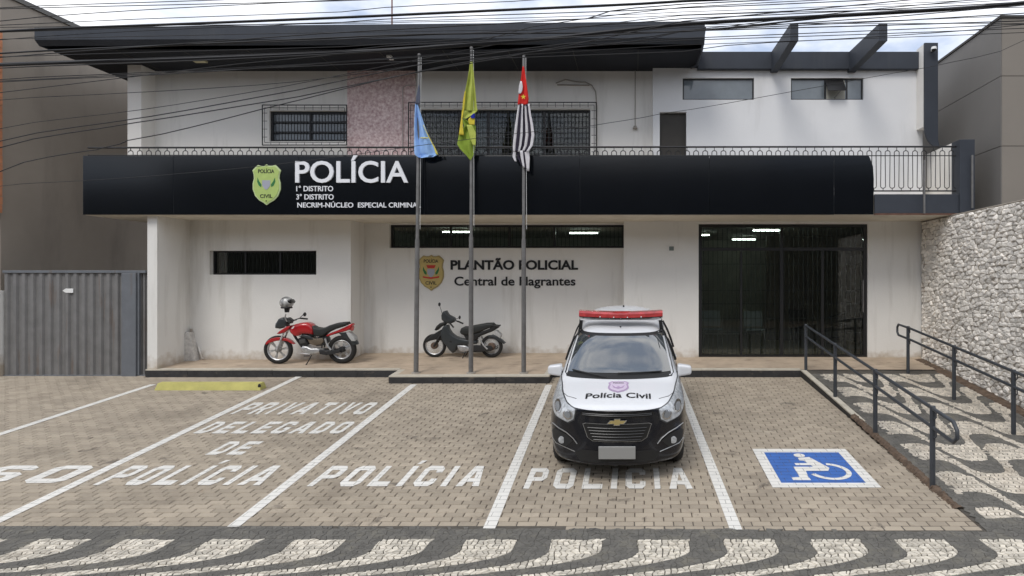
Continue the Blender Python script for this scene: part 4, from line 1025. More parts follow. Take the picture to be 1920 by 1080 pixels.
# ---- whitewashed tap box low on the left wall
gx = lambda x: wx(x, YL-.1)
tt = thing('tap_cover', 'small whitewashed tapered tap cover low against the left wall', 'tap cover', (gx(354), YL-.1, terz(YL-.1)))
zb_ = terz(YL-.1)-.01
b = MB(); b.pill([(gx(337), zb_), (gx(370), zb_), (gx(365), wz(648, YL)), (gx(360), wz(632, YL)), (gx(358), wz(622, YL)), (gx(351), wz(622, YL)), (gx(349), wz(632, YL)), (gx(342), wz(648, YL))], .085, .02, YL-.086); b.build('cover', mat('grubby_whitewash', (.55, .53, .50), .9, var=.2, vscale=14, bump=.4), tt, smooth=True)
MB().tube([(gx(355), YL-.05, wz(623, YL)), (gx(355), YL-.05, wz(616, YL))], .025, 8).build('cap', M['conc'], tt)
MB().tube([(gx(368), YL-.03, wz(650, YL)), (gx(375), YL-.03, zb_+.05), (gx(379), YL-.06, zb_+.04)], .018, 6).build('pipe', M['plaster'], tt, smooth=True)

# ================================================================== FLAGPOLES AND FLAGS
YP = 12.42
for xt, xb_, yt, lab in ((786, 780, 103, 'left steel flagpole carrying the blue flag'), (884, 883, 90, 'tall middle steel flagpole carrying the green and yellow flag'), (982, 982, 103, 'right steel flagpole carrying the red and striped flag')):
    z0 = terz(YP)
    b0 = Vector((wx(xb_, YP), YP, z0)); b1 = Vector((wx(xt, YP), YP, wz(yt, YP)))
    t = thing('flagpole', lab, 'flagpole', b0, 'three steel flagpoles on the kerb island')
    m1 = b0.lerp(b1, .42)
    MB().tube([b0-Vector((0, 0, .05)), m1], [.047, .044], 14).build('lower_tube', M['steel'], t, smooth=True)
    MB().tube([m1, b1], [.034, .028], 12).build('upper_tube', M['steel'], t, smooth=True)
    MB().lathe(b0, [(0, .02), (.085, .02), (.09, .0), (.09, -.03)], 'Z', 16).build('base_plate', M['conc'], t, smooth=False)
    MB().ell(b1, .034, .034, .03, 12, 8).build('cap', M['steel'], t, smooth=True)
    MB().tube([b1+Vector((.045, -.02, -.05)), m1+Vector((.06, -.02, .2))], .004, 4).build('halyard', M['white'], t)
def cloth(name, col, rough=.85): return mat(name, col, rough, var=.10, vscale=9, bump=.25, bscale=300, spec=.1)
FB = cloth('flag_blue', (.30, .48, .80)); FBy = cloth('flag_trim_yellow', (.62, .55, .12)); FG = cloth('flag_green_backlit', (.42, .47, .10)); FGd = cloth('flag_green', (.24, .33, .05)); FY = cloth('flag_yellow', (.62, .50, .06)); FN = cloth('flag_navy', (.02, .03, .28))  # paler green has the light through the cloth put into its colour
FR = cloth('flag_red', (.62, .035, .03)); FW = cloth('flag_white', (.62, .60, .62)); FK = cloth('flag_black', (.035, .03, .045))
def fp(x, y, d=0): return W(740+x/4.154, 80+y/4.154, YP-.06-d)
def sheet(parent, name, m, rows, amp=.03, waves=2.0, nx=14, sub=4, ph=0, d0=0, thick=.004):
    """hanging cloth between left and right outlines; rows: (xl, xr, y) in picture units of the flag"""
    b = MB(); P = []
    rr = []
    for (a0, a1, a2), (c0, c1, c2) in zip(rows, rows[1:]):
        for k in range(sub): t = k/sub; rr.append((a0+(c0-a0)*t, a1+(c1-a1)*t, a2+(c2-a2)*t))
    rr.append(rows[-1]); n = len(rr)
    for j, (xl, xr, y) in enumerate(rr):
        for i in range(nx+1):
            u = i/nx; w_ = min(1, (xr-xl)/90)
            dd = d0+amp*w_*math.sin(2*math.pi*waves*u+ph+j*.05)+amp*.3*math.sin(5*u+j*.35)
            P.append(fp(xl+(xr-xl)*u, y, dd))
    fs = [(j*(nx+1)+i, j*(nx+1)+i+1, (j+1)*(nx+1)+i+1, (j+1)*(nx+1)+i) for j in range(n-1) for i in range(nx)]
    b.add(P, fs)
    o = b.build(name, m, parent, smooth=True, recalc=False); s = o.modifiers.new('thickness', 'SOLIDIFY'); s.thickness = thick; s.offset = 0; return o
# blue flag
t = thing('blue_flag', 'plain sky blue flag with yellow edge hanging from the left pole', 'flag', fp(200, 480))
sheet(t, 'cloth', FB, [(160, 178, 470), (155, 205, 560), (152, 232, 640), (152, 262, 720), (152, 300, 800), (153, 322, 862), (160, 330, 875), (180, 300, 890), (185, 225, 897)], .045, 1.6, ph=.6)
sheet(t, 'yellow_trim', FBy, [(222, 226, 640), (246, 252, 700), (276, 284, 760), (304, 314, 815), (322, 340, 872)], .005, 1, 3, d0=.035)
sheet(t, 'yellow_band', FBy, [(200, 262, 738), (200, 262, 746)], .004, 1, 6, 1, d0=.062)
sheet(t, 'hoist_edge', cloth('flag_dark_edge', (.10, .11, .15)), [(186, 192, 330), (168, 200, 420), (160, 192, 478)], .01, 1, 4, d0=.02)
# green and yellow national flag
t = thing('brazilian_flag', 'drooping green and yellow flag with navy disc on the middle pole', 'flag', fp(600, 160))
sheet(t, 'cloth', FG, [(588, 608, 150), (578, 614, 220), (566, 620, 290), (550, 628, 370), (538, 634, 440), (528, 640, 500), (522, 645, 530)], .04, 1.7, ph=1.2)
sheet(t, 'lower_fold', FG, [(522, 645, 530), (525, 622, 552), (528, 590, 572), (534, 560, 592)], .02, 1.0, ph=1.2, nx=8)
sheet(t, 'yellow_lozenge', FY, [(545, 552, 380), (534, 549, 440), (524, 540, 520), (518, 528, 590), (508, 532, 660), (500, 540, 720)], .01, 1, 4, d0=.03)
sheet(t, 'yellow_fold', FY, [(596, 622, 572), (572, 624, 600), (580, 622, 640)], .008, 1, 6, d0=.028)
sheet(t, 'navy_disc', FN, [(612, 620, 552), (598, 624, 566), (590, 624, 582), (606, 620, 590)], .003, 1, 5, 2, d0=.048)
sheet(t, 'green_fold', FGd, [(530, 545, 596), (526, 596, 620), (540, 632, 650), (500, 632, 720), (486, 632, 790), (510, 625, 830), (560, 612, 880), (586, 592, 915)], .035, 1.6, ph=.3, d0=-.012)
sheet(t, 'front_fold', FG, [(560, 600, 640), (575, 632, 700), (592, 632, 760), (610, 630, 800)], .012, 1, 6, d0=.040)
# state flag
t = thing('striped_flag', 'red topped black and white striped flag on the right pole', 'flag', fp(1000, 190))
sheet(t, 'red_canton', FR, [(996, 1008, 185), (988, 1018, 250), (978, 1028, 320), (968, 1036, 380), (962, 1044, 440), (957, 1036, 482)], .025, 1.3, ph=.5)
sheet(t, 'white_patch', FW, [(978, 990, 300), (968, 998, 340), (964, 994, 375), (966, 980, 398)], .004, 1, 4, 2, d0=.030)
b = MB(); st_ = [fp(1002+(22 if k % 2 == 0 else 9)*math.sin(math.pi*k/5), 422-(22 if k % 2 == 0 else 9)*math.cos(math.pi*k/5), .042) for k in range(10)]
b.face(st_[::-1]); o = b.build('gold_star', FY, t, recalc=False)
ys = [478, 560, 640, 720, 800, 850]
Lf = [962, 950, 938, 928, 920, 922]; Rt = [1050, 1062, 1078, 1088, 1076, 1040]
nstr = 7
for k in range(nstr):
    rows = [(l+(r-l)*k/nstr, l+(r-l)*(k+1)/nstr+.4, y) for l, r, y in zip(Lf, Rt, ys)]
    o = sheet(t, 'stripe', FK if k % 2 else FW, rows, .0, 1, 3, 4, d0=.03*math.sin(k*1.35)+.005)
for k, (a_, m_) in enumerate((((950, 962, 1000, 990), FK), ((975, 992, 1012, 1000), FW), ((992, 1010, 1028, 1012), FK), ((1010, 1040, 1048, 1030), FW))):
    sheet(t, 'stripe', m_, [(a_[0], a_[1]+6, 840), (a_[0]+8, a_[1]+12, 900), (a_[3], a_[2], 960+k*13)], .006, 1, 4, d0=.012*(k % 2))
sheet(t, 'stripe', FW, [(922, 945, 846), (918, 940, 890), (935, 950, 925)], .004, 1, 4)

# ================================================================== HANDRAILS OF THE RAMP
def handrail(label, X, posts, ztop, zlow, ends, yend0, yend1, loopnear, loopfar):
    t = thing('handrail', label, 'handrail', (X, posts[0], rampz(posts[0])), 'dark tubular handrails of the ramp')
    for y in posts:
        z0 = rampz(y); b = MB().tube([(X, y, z0-.05), (X, y, z0+ztop-.01)], .032, 12); b.build('post', M['rail'], t, smooth=True)
        MB().lathe((X, y, z0+ztop-.01), [(0, .012), (.03, .008), (.034, 0)], 'Z', 12).build('post_cap', M['rail'], t, smooth=True)
    xo = X+loopnear[2]
    pa = (xo, yend1, rampz(yend1)+ztop-.03); pb = (xo, yend0, rampz(yend0)+ztop-.03)
    n = 10; P = []
    def zz(y, h): return rampz(min(y, 12.8))+h if y < 12.8 else 0+h
    far, near = yend1, yend0
    up, lo = ztop-.03, zlow
    pts = []
    if loopfar: pts += [(far, lo+.0), (far+.06, lo+.06), (far+.06, up-.06), (far, up)]
    else: pts += [(far, up)]
    m_ = [far+(near-far)*i/n for i in range(1, n)]
    pts += [(y, up) for y in m_]
    if loopnear[0]: pts += [(near+.03, up), (near-.05, up-.07), (near-.05, lo+.07), (near+.03, lo)]
    else: pts += [(near, up)]
    P1 = [(xo, y, zz(y, h)) for y, h in pts]
    low = [(xo, y, zz(y, lo)) for y in [near+.03]+m_[::-1]+[far]]
    if loopnear[0]: path = P1+low[1:]
    else: path = P1
    MB().tube(path, .023, 10, cap=True).build('rail', M['rail'], t, smooth=True)
    if not loopnear[0]: MB().tube(low, .023, 10).build('rail', M['rail'], t, smooth=True)
    for y in posts:
        for h in (up, lo):
            b = MB(); z = zz(y, h); yy = y-.12 if y > 7.5 else y+.1
            b.tube([(X, y, z-.10), (X+(xo-X)*.5, y-.06, z-.11), (xo, y-.09, z-.09), (xo, y-.09, z-.01)], .008, 6); b.build('bracket', M['rail'], t, smooth=True)
handrail('dark tubular ramp handrail beside the parking bay', 3.46, [12.72, 10.86, 9.05, 7.31], .93, .68, 0, 6.80, 12.76, (True, 0, .0), False)
handrail('dark tubular ramp handrail beside the stone wall', 5.43, [12.50, 10.70, 9.02, 7.35], .93, .68, 0, 6.9, 12.95, (True, 0, .0), True)

# ================================================================== OVERHEAD CABLES
M['cable'] = mat('cable_sheath', (.010, .010, .012), .6)
def cable(pts, r, Y, lab=None, g='thin black overhead cables crossing the frame'):
    (x0, y0), (x1, y1) = pts[0], pts[-1]
    s0 = (pts[1][1]-pts[0][1])/(pts[1][0]-pts[0][0]); s1 = (pts[-1][1]-pts[-2][1])/(pts[-1][0]-pts[-2][0])
    P = [(-900, y0+(-900-x0)*s0)]+list(pts)+[(2900, y1+(2900-x1)*s1)]
    Q = []
    for (a, b_), (c, d) in zip(P, P[1:]):
        for k in range(4):
            t = k/4; Q.append((a+(c-a)*t, b_+(d-b_)*t))
    Q.append(P[-1])
    # soften corners
    for _ in range(2): Q = [Q[0]]+[(q[0], (p[1]+2*q[1]+n[1])/4) for p, q, n in zip(Q, Q[1:], Q[2:])]+[Q[-1]]
    o = MB().tube([W(x, y, Y) for x, y in Q], r, 6).build('overhead_cable', M['cable'], smooth=True, loc=W(*Q[len(Q)//2], Y))
    tag(o, lab or 'thin black overhead cable among many crossing above the building', 'cable', g)
thick = [
 ([(0, 57), (320, 46), (640, 33), (960, 18), (1280, 4), (1920, -30)], .013, 6.4, 'thick cable running along the top edge of the dark roof'),
 ([(0, 120), (350, 111), (700, 96), (1000, 76), (1280, 44), (1600, 28), (1920, 9)], .018, 6.0, 'thickest black cable, crossing the sky above the projecting beams'),
 ([(0, 98), (350, 84), (800, 62), (1280, 62), (1560, 31), (1920, 10)], .008, 6.2, 'medium cable dipping across the roof just above the thickest one'),
]
for p, r, Y, lab in thick: cable(p, r, Y, lab, 'thick overhead cables')
thin = [
 [(0, 13), (320, 3), (640, -8), (1920, -60)], [(0, 16), (640, 2), (1100, -18)], [(0, 36), (320, 15), (640, 0), (1000, -20)],
 [(0, 72), (320, 55), (640, 42), (1000, 33), (1280, 24), (1920, -3)], [(0, 99), (640, 73), (1000, 56), (1280, 36), (1920, 5)],
 [(0, 126), (300, 117), (640, 101), (900, 80), (1280, 58), (1920, 40)], [(0, 147), (240, 138), (560, 122), (900, 96), (1280, 72), (1920, 46)],
 [(0, 152), (300, 141), (640, 117), (1000, 92), (1280, 76), (1920, 54)], [(0, 185), (240, 175), (560, 155), (860, 110), (1280, 84), (1920, 62)],
 [(0, 235), (260, 208), (530, 163), (780, 112), (1000, 70), (1280, 52), (1920, 30)], [(0, 257), (280, 220), (560, 168), (790, 120), (1060, 80), (1280, 66)],
 [(0, 268), (250, 232), (560, 181), (790, 133), (1000, 100), (1280, 40), (1920, -20)], [(0, 310), (180, 279), (240, 268), (490, 206), (780, 132), (1000, 96), (1280, 70)],
 [(0, 346), (160, 339), (330, 327), (560, 305), (860, 262), (1110, 235), (1237, 216), (1480, 173), (1740, 125), (1920, 90)],
 [(640, 17), (960, 2), (1100, -6)], [(640, 38), (960, 27), (1280, 17), (1920, -14)], [(700, 42), (1000, 38), (1280, 30), (1920, 0)],
 [(900, 60), (1280, 12), (1920, -18)], [(1000, 52), (1280, 46), (1600, 44), (1920, 44)], [(1280, 88), (1600, 72), (1920, 50)],
 [(1100, 22), (1280, 8), (1600, -8)], [(640, 90), (960, 74), (1280, 60), (1600, 20), (1920, -8)], [(0, 106), (640, 88), (960, 68), (1280, 26), (1920, 14)],
]
rng = random.Random(5)
labs = {13: 'topmost thin cable entering at the upper left corner', 16: 'second thin cable from the top at the upper left corner', 36: 'thin cable at the upper left passing under the sky gap corner',
 72: 'thin cable just under the thick one that runs along the roof edge', 126: 'thin cable just below the thickest one at the left edge', 147: 'upper of two close thin cables below the roof tip at left', 152: 'lower of two close thin cables below the roof tip at left',
 185: 'thin cable rising across the top of the upper left white wall', 235: 'upper of three thin cables fanning across the upper left wall', 257: 'middle of three thin cables fanning across the upper left wall',
 268: 'lower of three thin cables fanning across the upper left wall', 310: 'steep thin cable rising past the corner of the upper barred window', 346: 'lowest thin cable, crossing the black fascia and the upper right white wall'}
for p in thin: cable(p, rng.uniform(.0030, .0052), rng.uniform(5.6, 7.4), labs.get(p[0][1]) if p[0][0] == 0 else None)
# ================================================================== POLICE CAR
M['carpaint'] = mat('white_and_black_car_paint', (.74, .75, .76), .22, coat=.35, spec=.4)
m = M['carpaint']; n = m.node_tree; nd = n.nodes; lk = n.links; bs = nd['Principled BSDF']
tcx = nd.new('ShaderNodeTexCoord'); sp = nd.new('ShaderNodeSeparateXYZ'); lk.new(tcx.outputs['Object'], sp.inputs[0])
mth = nd.new('ShaderNodeMath'); mth.operation = 'MULTIPLY_ADD'; mth.inputs[1].default_value = -.06; lk.new(sp.outputs['Y'], mth.inputs[0]); lk.new(sp.outputs['Z'], mth.inputs[2])
gt_ = nd.new('ShaderNodeMath'); gt_.operation = 'GREATER_THAN'; gt_.inputs[1].default_value = .888; lk.new(mth.outputs[0], gt_.inputs[0])
mxp = nd.new('ShaderNodeMixRGB'); mxp.inputs['Color1'].default_value = (.005, .006, .010, 1); mxp.inputs['Color2'].default_value = (.74, .75, .765, 1); lk.new(gt_.outputs[0], mxp.inputs['Fac'])
lk.new(mxp.outputs['Color'], bs.inputs['Base Color'])
M['carwhite'] = mat('white_car_paint', (.74, .75, .765), .28, coat=.6, coord='obj')
M['windscreen'] = mat('tinted_windscreen', (.05, .058, .06), .03, spec=1, coat=1, coord='obj')
M['windscreen'].node_tree.nodes['Principled BSDF'].inputs['IOR'].default_value = 1.75
# slight smear pattern of the clouds is real reflection; interior hints below glass
def smoothstep(a, b, x): t = max(0, min(1, (x-a)/(b-a))); return t*t*(3-2*t)
# half sections: (x, z); first bottom centre, last top centre
ST = [
 (0.00, [(0, .24), (.50, .23), (.70, .27), (.735, .36), (.745, .50), (.74, .64), (.71, .78), (.62, .865), (.46, .895), (.25, .905), (0, .91)]),
 (0.10, [(0, .20), (.58, .19), (.76, .22), (.80, .34), (.82, .50), (.82, .66), (.79, .82), (.67, .905), (.51, .93), (.27, .943), (0, .948)]),
 (0.40, [(0, .19), (.62, .18), (.81, .20), (.84, .34), (.86, .52), (.862, .68), (.835, .87), (.72, .95), (.55, .975), (.30, .988), (0, .992)]),
 (0.75, [(0, .19), (.64, .18), (.83, .20), (.85, .34), (.867, .52), (.868, .70), (.845, .88), (.75, .975), (.60, 1.005), (.32, 1.018), (0, 1.025)]),
 (1.00, [(0, .19), (.64, .18), (.84, .20), (.855, .34), (.868, .52), (.868, .72), (.84, .89), (.78, .985), (.69, 1.03), (.35, 1.05), (0, 1.055)]),
 (1.35, [(0, .19), (.64, .18), (.84, .20), (.855, .34), (.868, .52), (.868, .73), (.84, .91), (.79, 1.02), (.70, 1.24), (.36, 1.275), (0, 1.285)]),
 (1.80, [(0, .19), (.64, .18), (.84, .20), (.855, .34), (.868, .52), (.868, .74), (.845, .93), (.795, 1.04), (.665, 1.46), (.36, 1.525), (0, 1.54)]),
 (2.30, [(0, .19), (.64, .18), (.84, .20), (.855, .34), (.868, .52), (.868, .75), (.85, .94), (.805, 1.06), (.665, 1.53), (.40, 1.61), (0, 1.635)]),
 (3.20, [(0, .19), (.64, .18), (.84, .20), (.855, .34), (.868, .52), (.868, .76), (.86, .96), (.84, 1.08), (.665, 1.56), (.44, 1.68), (0, 1.72)]),
 (3.95, [(0, .20), (.62, .19), (.82, .22), (.84, .34), (.855, .52), (.855, .76), (.84, .98), (.81, 1.10), (.63, 1.50), (.40, 1.62), (0, 1.66)]),
 (4.25, [(0, .24), (.60, .24), (.78, .26), (.80, .36), (.82, .52), (.82, .76), (.79, .98), (.74, 1.10), (.58, 1.36), (.38, 1.42), (0, 1.44)]),
 (4.34, [(0, .28), (.58, .28), (.74, .30), (.76, .38), (.78, .52), (.78, .74), (.74, .94), (.70, 1.04), (.55, 1.22), (.36, 1.28), (0, 1.30)]),
]
def nose(x, y): k = 1-smoothstep(0, 1.3, y); kb = smoothstep(3.9, 4.34, y); return y+k*.30*(abs(x)/.85)**2.6-kb*.16*(abs(x)/.85)**2.4
body = MB(); rows = []
for y, s in ST:
    full = [(x, z) for x, z in s]+[(-x, z) for x, z in s[-2:0:-1]]
    base = len(body.v); body.v += [(x, nose(x, y), z) for x, z in full]; rows.append((base, len(full)))
for (b0, k), (b1, _) in zip(rows, rows[1:]):
    for i in range(k): body.f.append((b0+i, b0+(i+1) % k, b1+(i+1) % k, b1+i)); body.m.append(0)
for (b0, k), y, s, fl in ((rows[0], ST[0][0], ST[0][1], 1), (rows[-1], ST[-1][0], ST[-1][1], -1)):
    h = len(s)-1; fr_ = (.55, 0, -.55); prev = None
    cols = []
    for i in range(1, h):
        x, z = s[i]; ids = [b0+i]
        for t in fr_: body.v.append((x*t, nose(x*t, y)-(.035 if fl > 0 else -.02)*(1-abs(t)*.6), z+(.0))); ids.append(len(body.v)-1)
        ids.append(b0+(k-i)); cols.append(ids)
    for c0_, c1_ in zip(cols, cols[1:]):
        for j in range(4): body.f.append((c0_[j], c0_[j+1], c1_[j+1], c1_[j])[::fl]); body.m.append(0)
    # bottom and top fans
    c = cols[0]; body.f += [(b0, c[0], c[1], c[2])[::-fl], (b0, c[2], c[3], c[4])[::-fl]]; body.m += [0, 0]
    c = cols[-1]; T = b0+h; body.f += [(T, c[0], c[1], c[2])[::fl], (T, c[2], c[3], c[4])[::fl]]; body.m += [0, 0]
me = body.mesh('body', M['carpaint'], smooth=True)
tmp = bpy.data.objects.new('tmp', me); COL.objects.link(tmp)
sm = tmp.modifiers.new('s', 'SUBSURF'); sm.levels = 3; sm.render_levels = 3
cut = MB()
for ya in (.80, 3.42):
    for s in (-1, 1): cut.lathe((s*.86, ya, .31), [(0, -.28), (.355, -.28), (.355, .28), (0, .28)], 'X', 40)
cme = cut.mesh('cut', M['black'], merge=True); co = bpy.data.objects.new('cut', cme); COL.objects.link(co)
bo = tmp.modifiers.new('b', 'BOOLEAN'); bo.object = co; bo.operation = 'DIFFERENCE'; bo.solver = 'EXACT'
dg = bpy.context.evaluated_depsgraph_get(); dg.update()
bme = bpy.data.meshes.new_from_object(tmp.evaluated_get(dg)); bme.name = 'body'
bpy.data.objects.remove(tmp); bpy.data.objects.remove(co)
bme.polygons.foreach_set('use_smooth', [True]*len(bme.polygons)); bme.set_sharp_from_angle(angle=R(50))
bvh = BVHTree.FromPolygons([v.co.copy() for v in bme.vertices], [tuple(p.vertices) for p in bme.polygons])
CX, CY = -.205, 7.40
CAR = thing('police_car', 'white and black police minivan with red roof light bar parked facing the camera', 'car', (CX, CY, lotz(CY)))
CAR.rotation_euler = (math.atan(G), 0, 0); org[CAR] = Vector((0, 0, 0))
obj_mesh('body', bme, CAR)
def drape(name, poly, m, off=.006, dr='front', nu=10, nv=6, parent=None, smooth=True, thick=0):
    """lays a patch given in (a,b) coordinates on the body by casting rays; poly is a quad of corners or a list of rows"""
    b = MB(); rowsn = []
    D = {'front': Vector((0, 1, 0)), 'top': Vector((0, 0, -1)), 'left': Vector((1, 0, 0)), 'right': Vector((-1, 0, 0)), 'rear': Vector((0, -1, 0))}[dr]
    def cast(a, c):
        o = {'front': Vector((a, -2, c)), 'top': Vector((a, c, 4)), 'left': Vector((-3, a, c)), 'right': Vector((3, a, c)), 'rear': Vector((a, 7, c))}[dr]
        h = bvh.ray_cast(o, D)
        if h[0] is None: return None
        nrm = h[1]
        if nrm.dot(D) > 0: nrm = -nrm
        return h[0]+nrm*off
    return b, cast
def patch(name, rows, m, off=.006, dr='front', nu=10, sub=4, parent=None):
    b, cast = drape(name, None, m, off, dr); rr = []
    for (a, c) in zip(rows, rows[1:]):
        for k in range(sub): t = k/sub; rr.append(tuple(a[i]+(c[i]-a[i])*t for i in range(4)))
    rr.append(rows[-1]); P = []; ok = []
    for (x0, z0, x1, z1) in rr:
        for i in range(nu+1):
            u = i/nu; p = cast(x0+(x1-x0)*u, z0+(z1-z0)*u); ok.append(p is not None); P.append(p if p else Vector((0, 0, 0)))
    fs = [(j*(nu+1)+i, j*(nu+1)+i+1, (j+1)*(nu+1)+i+1, (j+1)*(nu+1)+i) for j in range(len(rr)-1) for i in range(nu)]
    fs = [f for f in fs if all(ok[i] for i in f)]
    b.add(P, fs); o = b.build(name, m, parent or CAR, smooth=True, recalc=False)
    return o
def decal(name, contours, m, off, dr='front', parent=None):
    vs, fs = contours
    b, cast = drape(name, None, m, off, dr); P = [cast(*v) for v in vs]
    fs = [f for f in fs if all(P[i] is not None for i in f)]; P = [p if p is not None else Vector((0, 0, 0)) for p in P]
    b.add(P, fs); return b.build(name, m, parent or CAR, recalc=False)
# windscreen with black border and wipers
def wrows(xb, xt, zb_, zt_, n=6): return [(-(xb+(xt-xb)*k/n), zb_+(zt_-zb_)*k/n-(0), (xb+(xt-xb)*k/n), zb_+(zt_-zb_)*k/n) for k in range(n+1)]
patch('windscreen_border', wrows(.735, .635, 1.062, 1.495), M['black'], .004, nu=24)
ws = patch('windscreen', wrows(.69, .60, 1.088, 1.462), M['windscreen'], .009, nu=24)
seat_m = mat('grey_seat_seen_through_glass', (.11, .12, .12), .25, coord='obj')
patch('cowl_grille', [(-.70, 1.042, .70, 1.042), (-.72, 1.066, .72, 1.066)], M['black'], .003, nu=20, sub=2)
def wiper(pts):
    b, cast = drape('', None, None, .022); P = [cast(*p) for p in pts]; P = [p for p in P if p]
    b.tube(P, .009, 6); b.build('wiper', M['black'], CAR, smooth=True)
wiper([(-.62+.05*k, 1.10-.006*k) for k in range(10)]); wiper([(-.02+.058*k, 1.078+.001*k) for k in range(11)])
# side glass
for s, dr in ((-1, 'left'), (1, 'right')):
    patch('side_window', [(1.55, 1.06, 3.75, 1.10), (1.85, 1.30, 3.72, 1.32), (2.15, 1.46, 3.65, 1.47)], M['windscreen'], .005, dr, nu=16)
    for ya in (2.05, 3.05):
        b = MB(); _, cast = drape('', None, None, .008, dr); P = [cast(ya, z) for z in (1.05, 1.2, 1.35, 1.48)]; b.tube([p for p in P if p], .02, 6)
        b.build('window_pillar', M['black'], CAR)
    _, cast = drape('', None, None, .012, dr)
    for ya in (1.95, 2.95):
        c = cast(ya, .93); MB().bbox(c.x-.015, c.x+.015, ya-.09, ya+.09, .915, .945, .008).build('door_handle', M['carwhite'], CAR, smooth=True)
patch('rear_window', [(-.56, 1.12, .56, 1.12), (-.52, 1.34, .52, 1.34)], M['windscreen'], .005, 'rear', nu=14)
def refine(vs, fs, st=.02):
    bm = bmesh.new(); V = [bm.verts.new((p[0], p[1], 0)) for p in vs]
    for f in fs:
        try: bm.faces.new([V[i] for i in f])
        except ValueError: pass
    bmesh.ops.remove_doubles(bm, verts=bm.verts[:], dist=1e-5); bmesh.ops.triangulate(bm, faces=bm.faces[:])
    for _ in range(5):
        ed = [e for e in bm.edges if e.calc_length() > st*1.5]
        if not ed: break
        bmesh.ops.subdivide_edges(bm, edges=ed, cuts=1); bmesh.ops.triangulate(bm, faces=bm.faces[:])
    bm.verts.index_update(); r = [(v.co.x, v.co.y) for v in bm.verts], [tuple(v.index for v in f.verts) for f in bm.faces]; bm.free(); return r
# headlights
hl = glass('headlamp_lens', (.9, .92, .95), 1.45); M['reflector'] = mat('headlamp_reflector', (.52, .54, .56), .2, metal=.25, coord='obj', var=.30, vscale=22, coat=.5)
M['fog'] = mat('headlamp_dark', (.05, .052, .055), .3, coord='obj')
M['amber'] = mat('clear_indicator', (.55, .56, .56), .2, metal=.3)
def dense(poly, n=4):
    o = []
    for a, c in zip(poly, poly[1:]+poly[:1]):
        for k in range(n): o.append((a[0]+(c[0]-a[0])*k/n, a[1]+(c[1]-a[1])*k/n))
    return o
def gridfill(poly, st=.03):
    """triangulated, subdivided fill so that it follows the body"""
    return refine(poly, [tuple(range(len(poly)))], .022)
for s in (-1, 1):
    out_ = [(s*x, z) for x, z in ((.475, .885), (.50, .75), (.58, .70), (.74, .745), (.84, .825), (.845, .92), (.815, 1.03), (.77, 1.01), (.70, .96), (.60, .915))]
    H = decal('headlight', gridfill(out_), M['fog'], .004)
    inn = [(s*x, z) for x, z in ((.488, .878), (.512, .762), (.585, .715), (.735, .757), (.830, .832), (.834, .92), (.806, 1.015), (.772, .998), (.70, .948), (.60, .904))]
    decal('reflector', gridfill(inn), M['reflector'], .010, parent=H)
    for cx_, cz_, r_ in ((.58, .805, .058), (.715, .85, .052)):
        rim_ = [(s*(cx_+r_*math.cos(a)), cz_+r_*math.sin(a)) for a in [2*math.pi*k/18 for k in range(18)]]
        ri2 = [(s*(cx_+r_*.66*math.cos(a)), cz_+r_*.66*math.sin(a)) for a in [2*math.pi*k/18 for k in range(18)]]
        decal('bulb_bowl', gridfill(rim_), M['chrome'], .016, parent=H); decal('bulb', gridfill(ri2), mat('bulb_grey', (.22, .23, .24), .2, coord='obj'), .021, parent=H)
# grilles
M['gloss'] = mat('piano_black', (.006, .006, .007), .12, coord='obj')
decal('upper_grille', gridfill([(-.43, .855), (-.40, .875), (.40, .875), (.43, .855), (.42, .825), (.36, .81), (-.36, .81), (-.42, .825)], .05), M['gloss'], .006)
b, cast = drape('', None, None, .012)
for z in (.832, .850):
    P = [cast(x/20, z) for x in range(-8, 9)]; b.tube([p for p in P if p], .004, 5)
b.build('grille_slat', M['fog'], CAR)
decal('grille_surround', gridfill([(-.405, .72), (-.37, .735), (.37, .735), (.405, .72), (.35, .56), (.285, .52), (-.285, .52), (-.35, .56)], .05), M['alu'], .004)
decal('lower_grille', gridfill([(-.396, .718), (-.367, .729), (.367, .729), (.396, .718), (.342, .563), (.282, .526), (-.282, .526), (-.342, .563)], .05), M['black'], .008)
for k, z in enumerate((.545, .58, .615, .65, .685)):
    b, cast = drape('', None, None, .016); w_ = .26+.10*(z-.52)/.2; P = [cast(w_*x/8, z) for x in range(-8, 9)]; b.tube([p for p in P if p], .0045, 5); b.build('grille_slat', M['fog'], CAR)
# bow tie emblem
bt = [(-.115, -.022), (-.082, .022), (-.035, .022), (-.030, .042), (.040, .042), (.035, .022), (.115, .022), (.082, -.022), (.035, -.022), (.030, -.042), (-.040, -.042), (-.035, -.022)]
E_ = decal('maker_emblem', gridfill([(x, .762+z) for x, z in bt], .05), M['chrome'], .022)
decal('emblem_face', gridfill([(x*.88, .762+z*.76) for x, z in bt], .05), mat('emblem_gold', (.62, .50, .22), .3, metal=.6), .026, parent=E_)
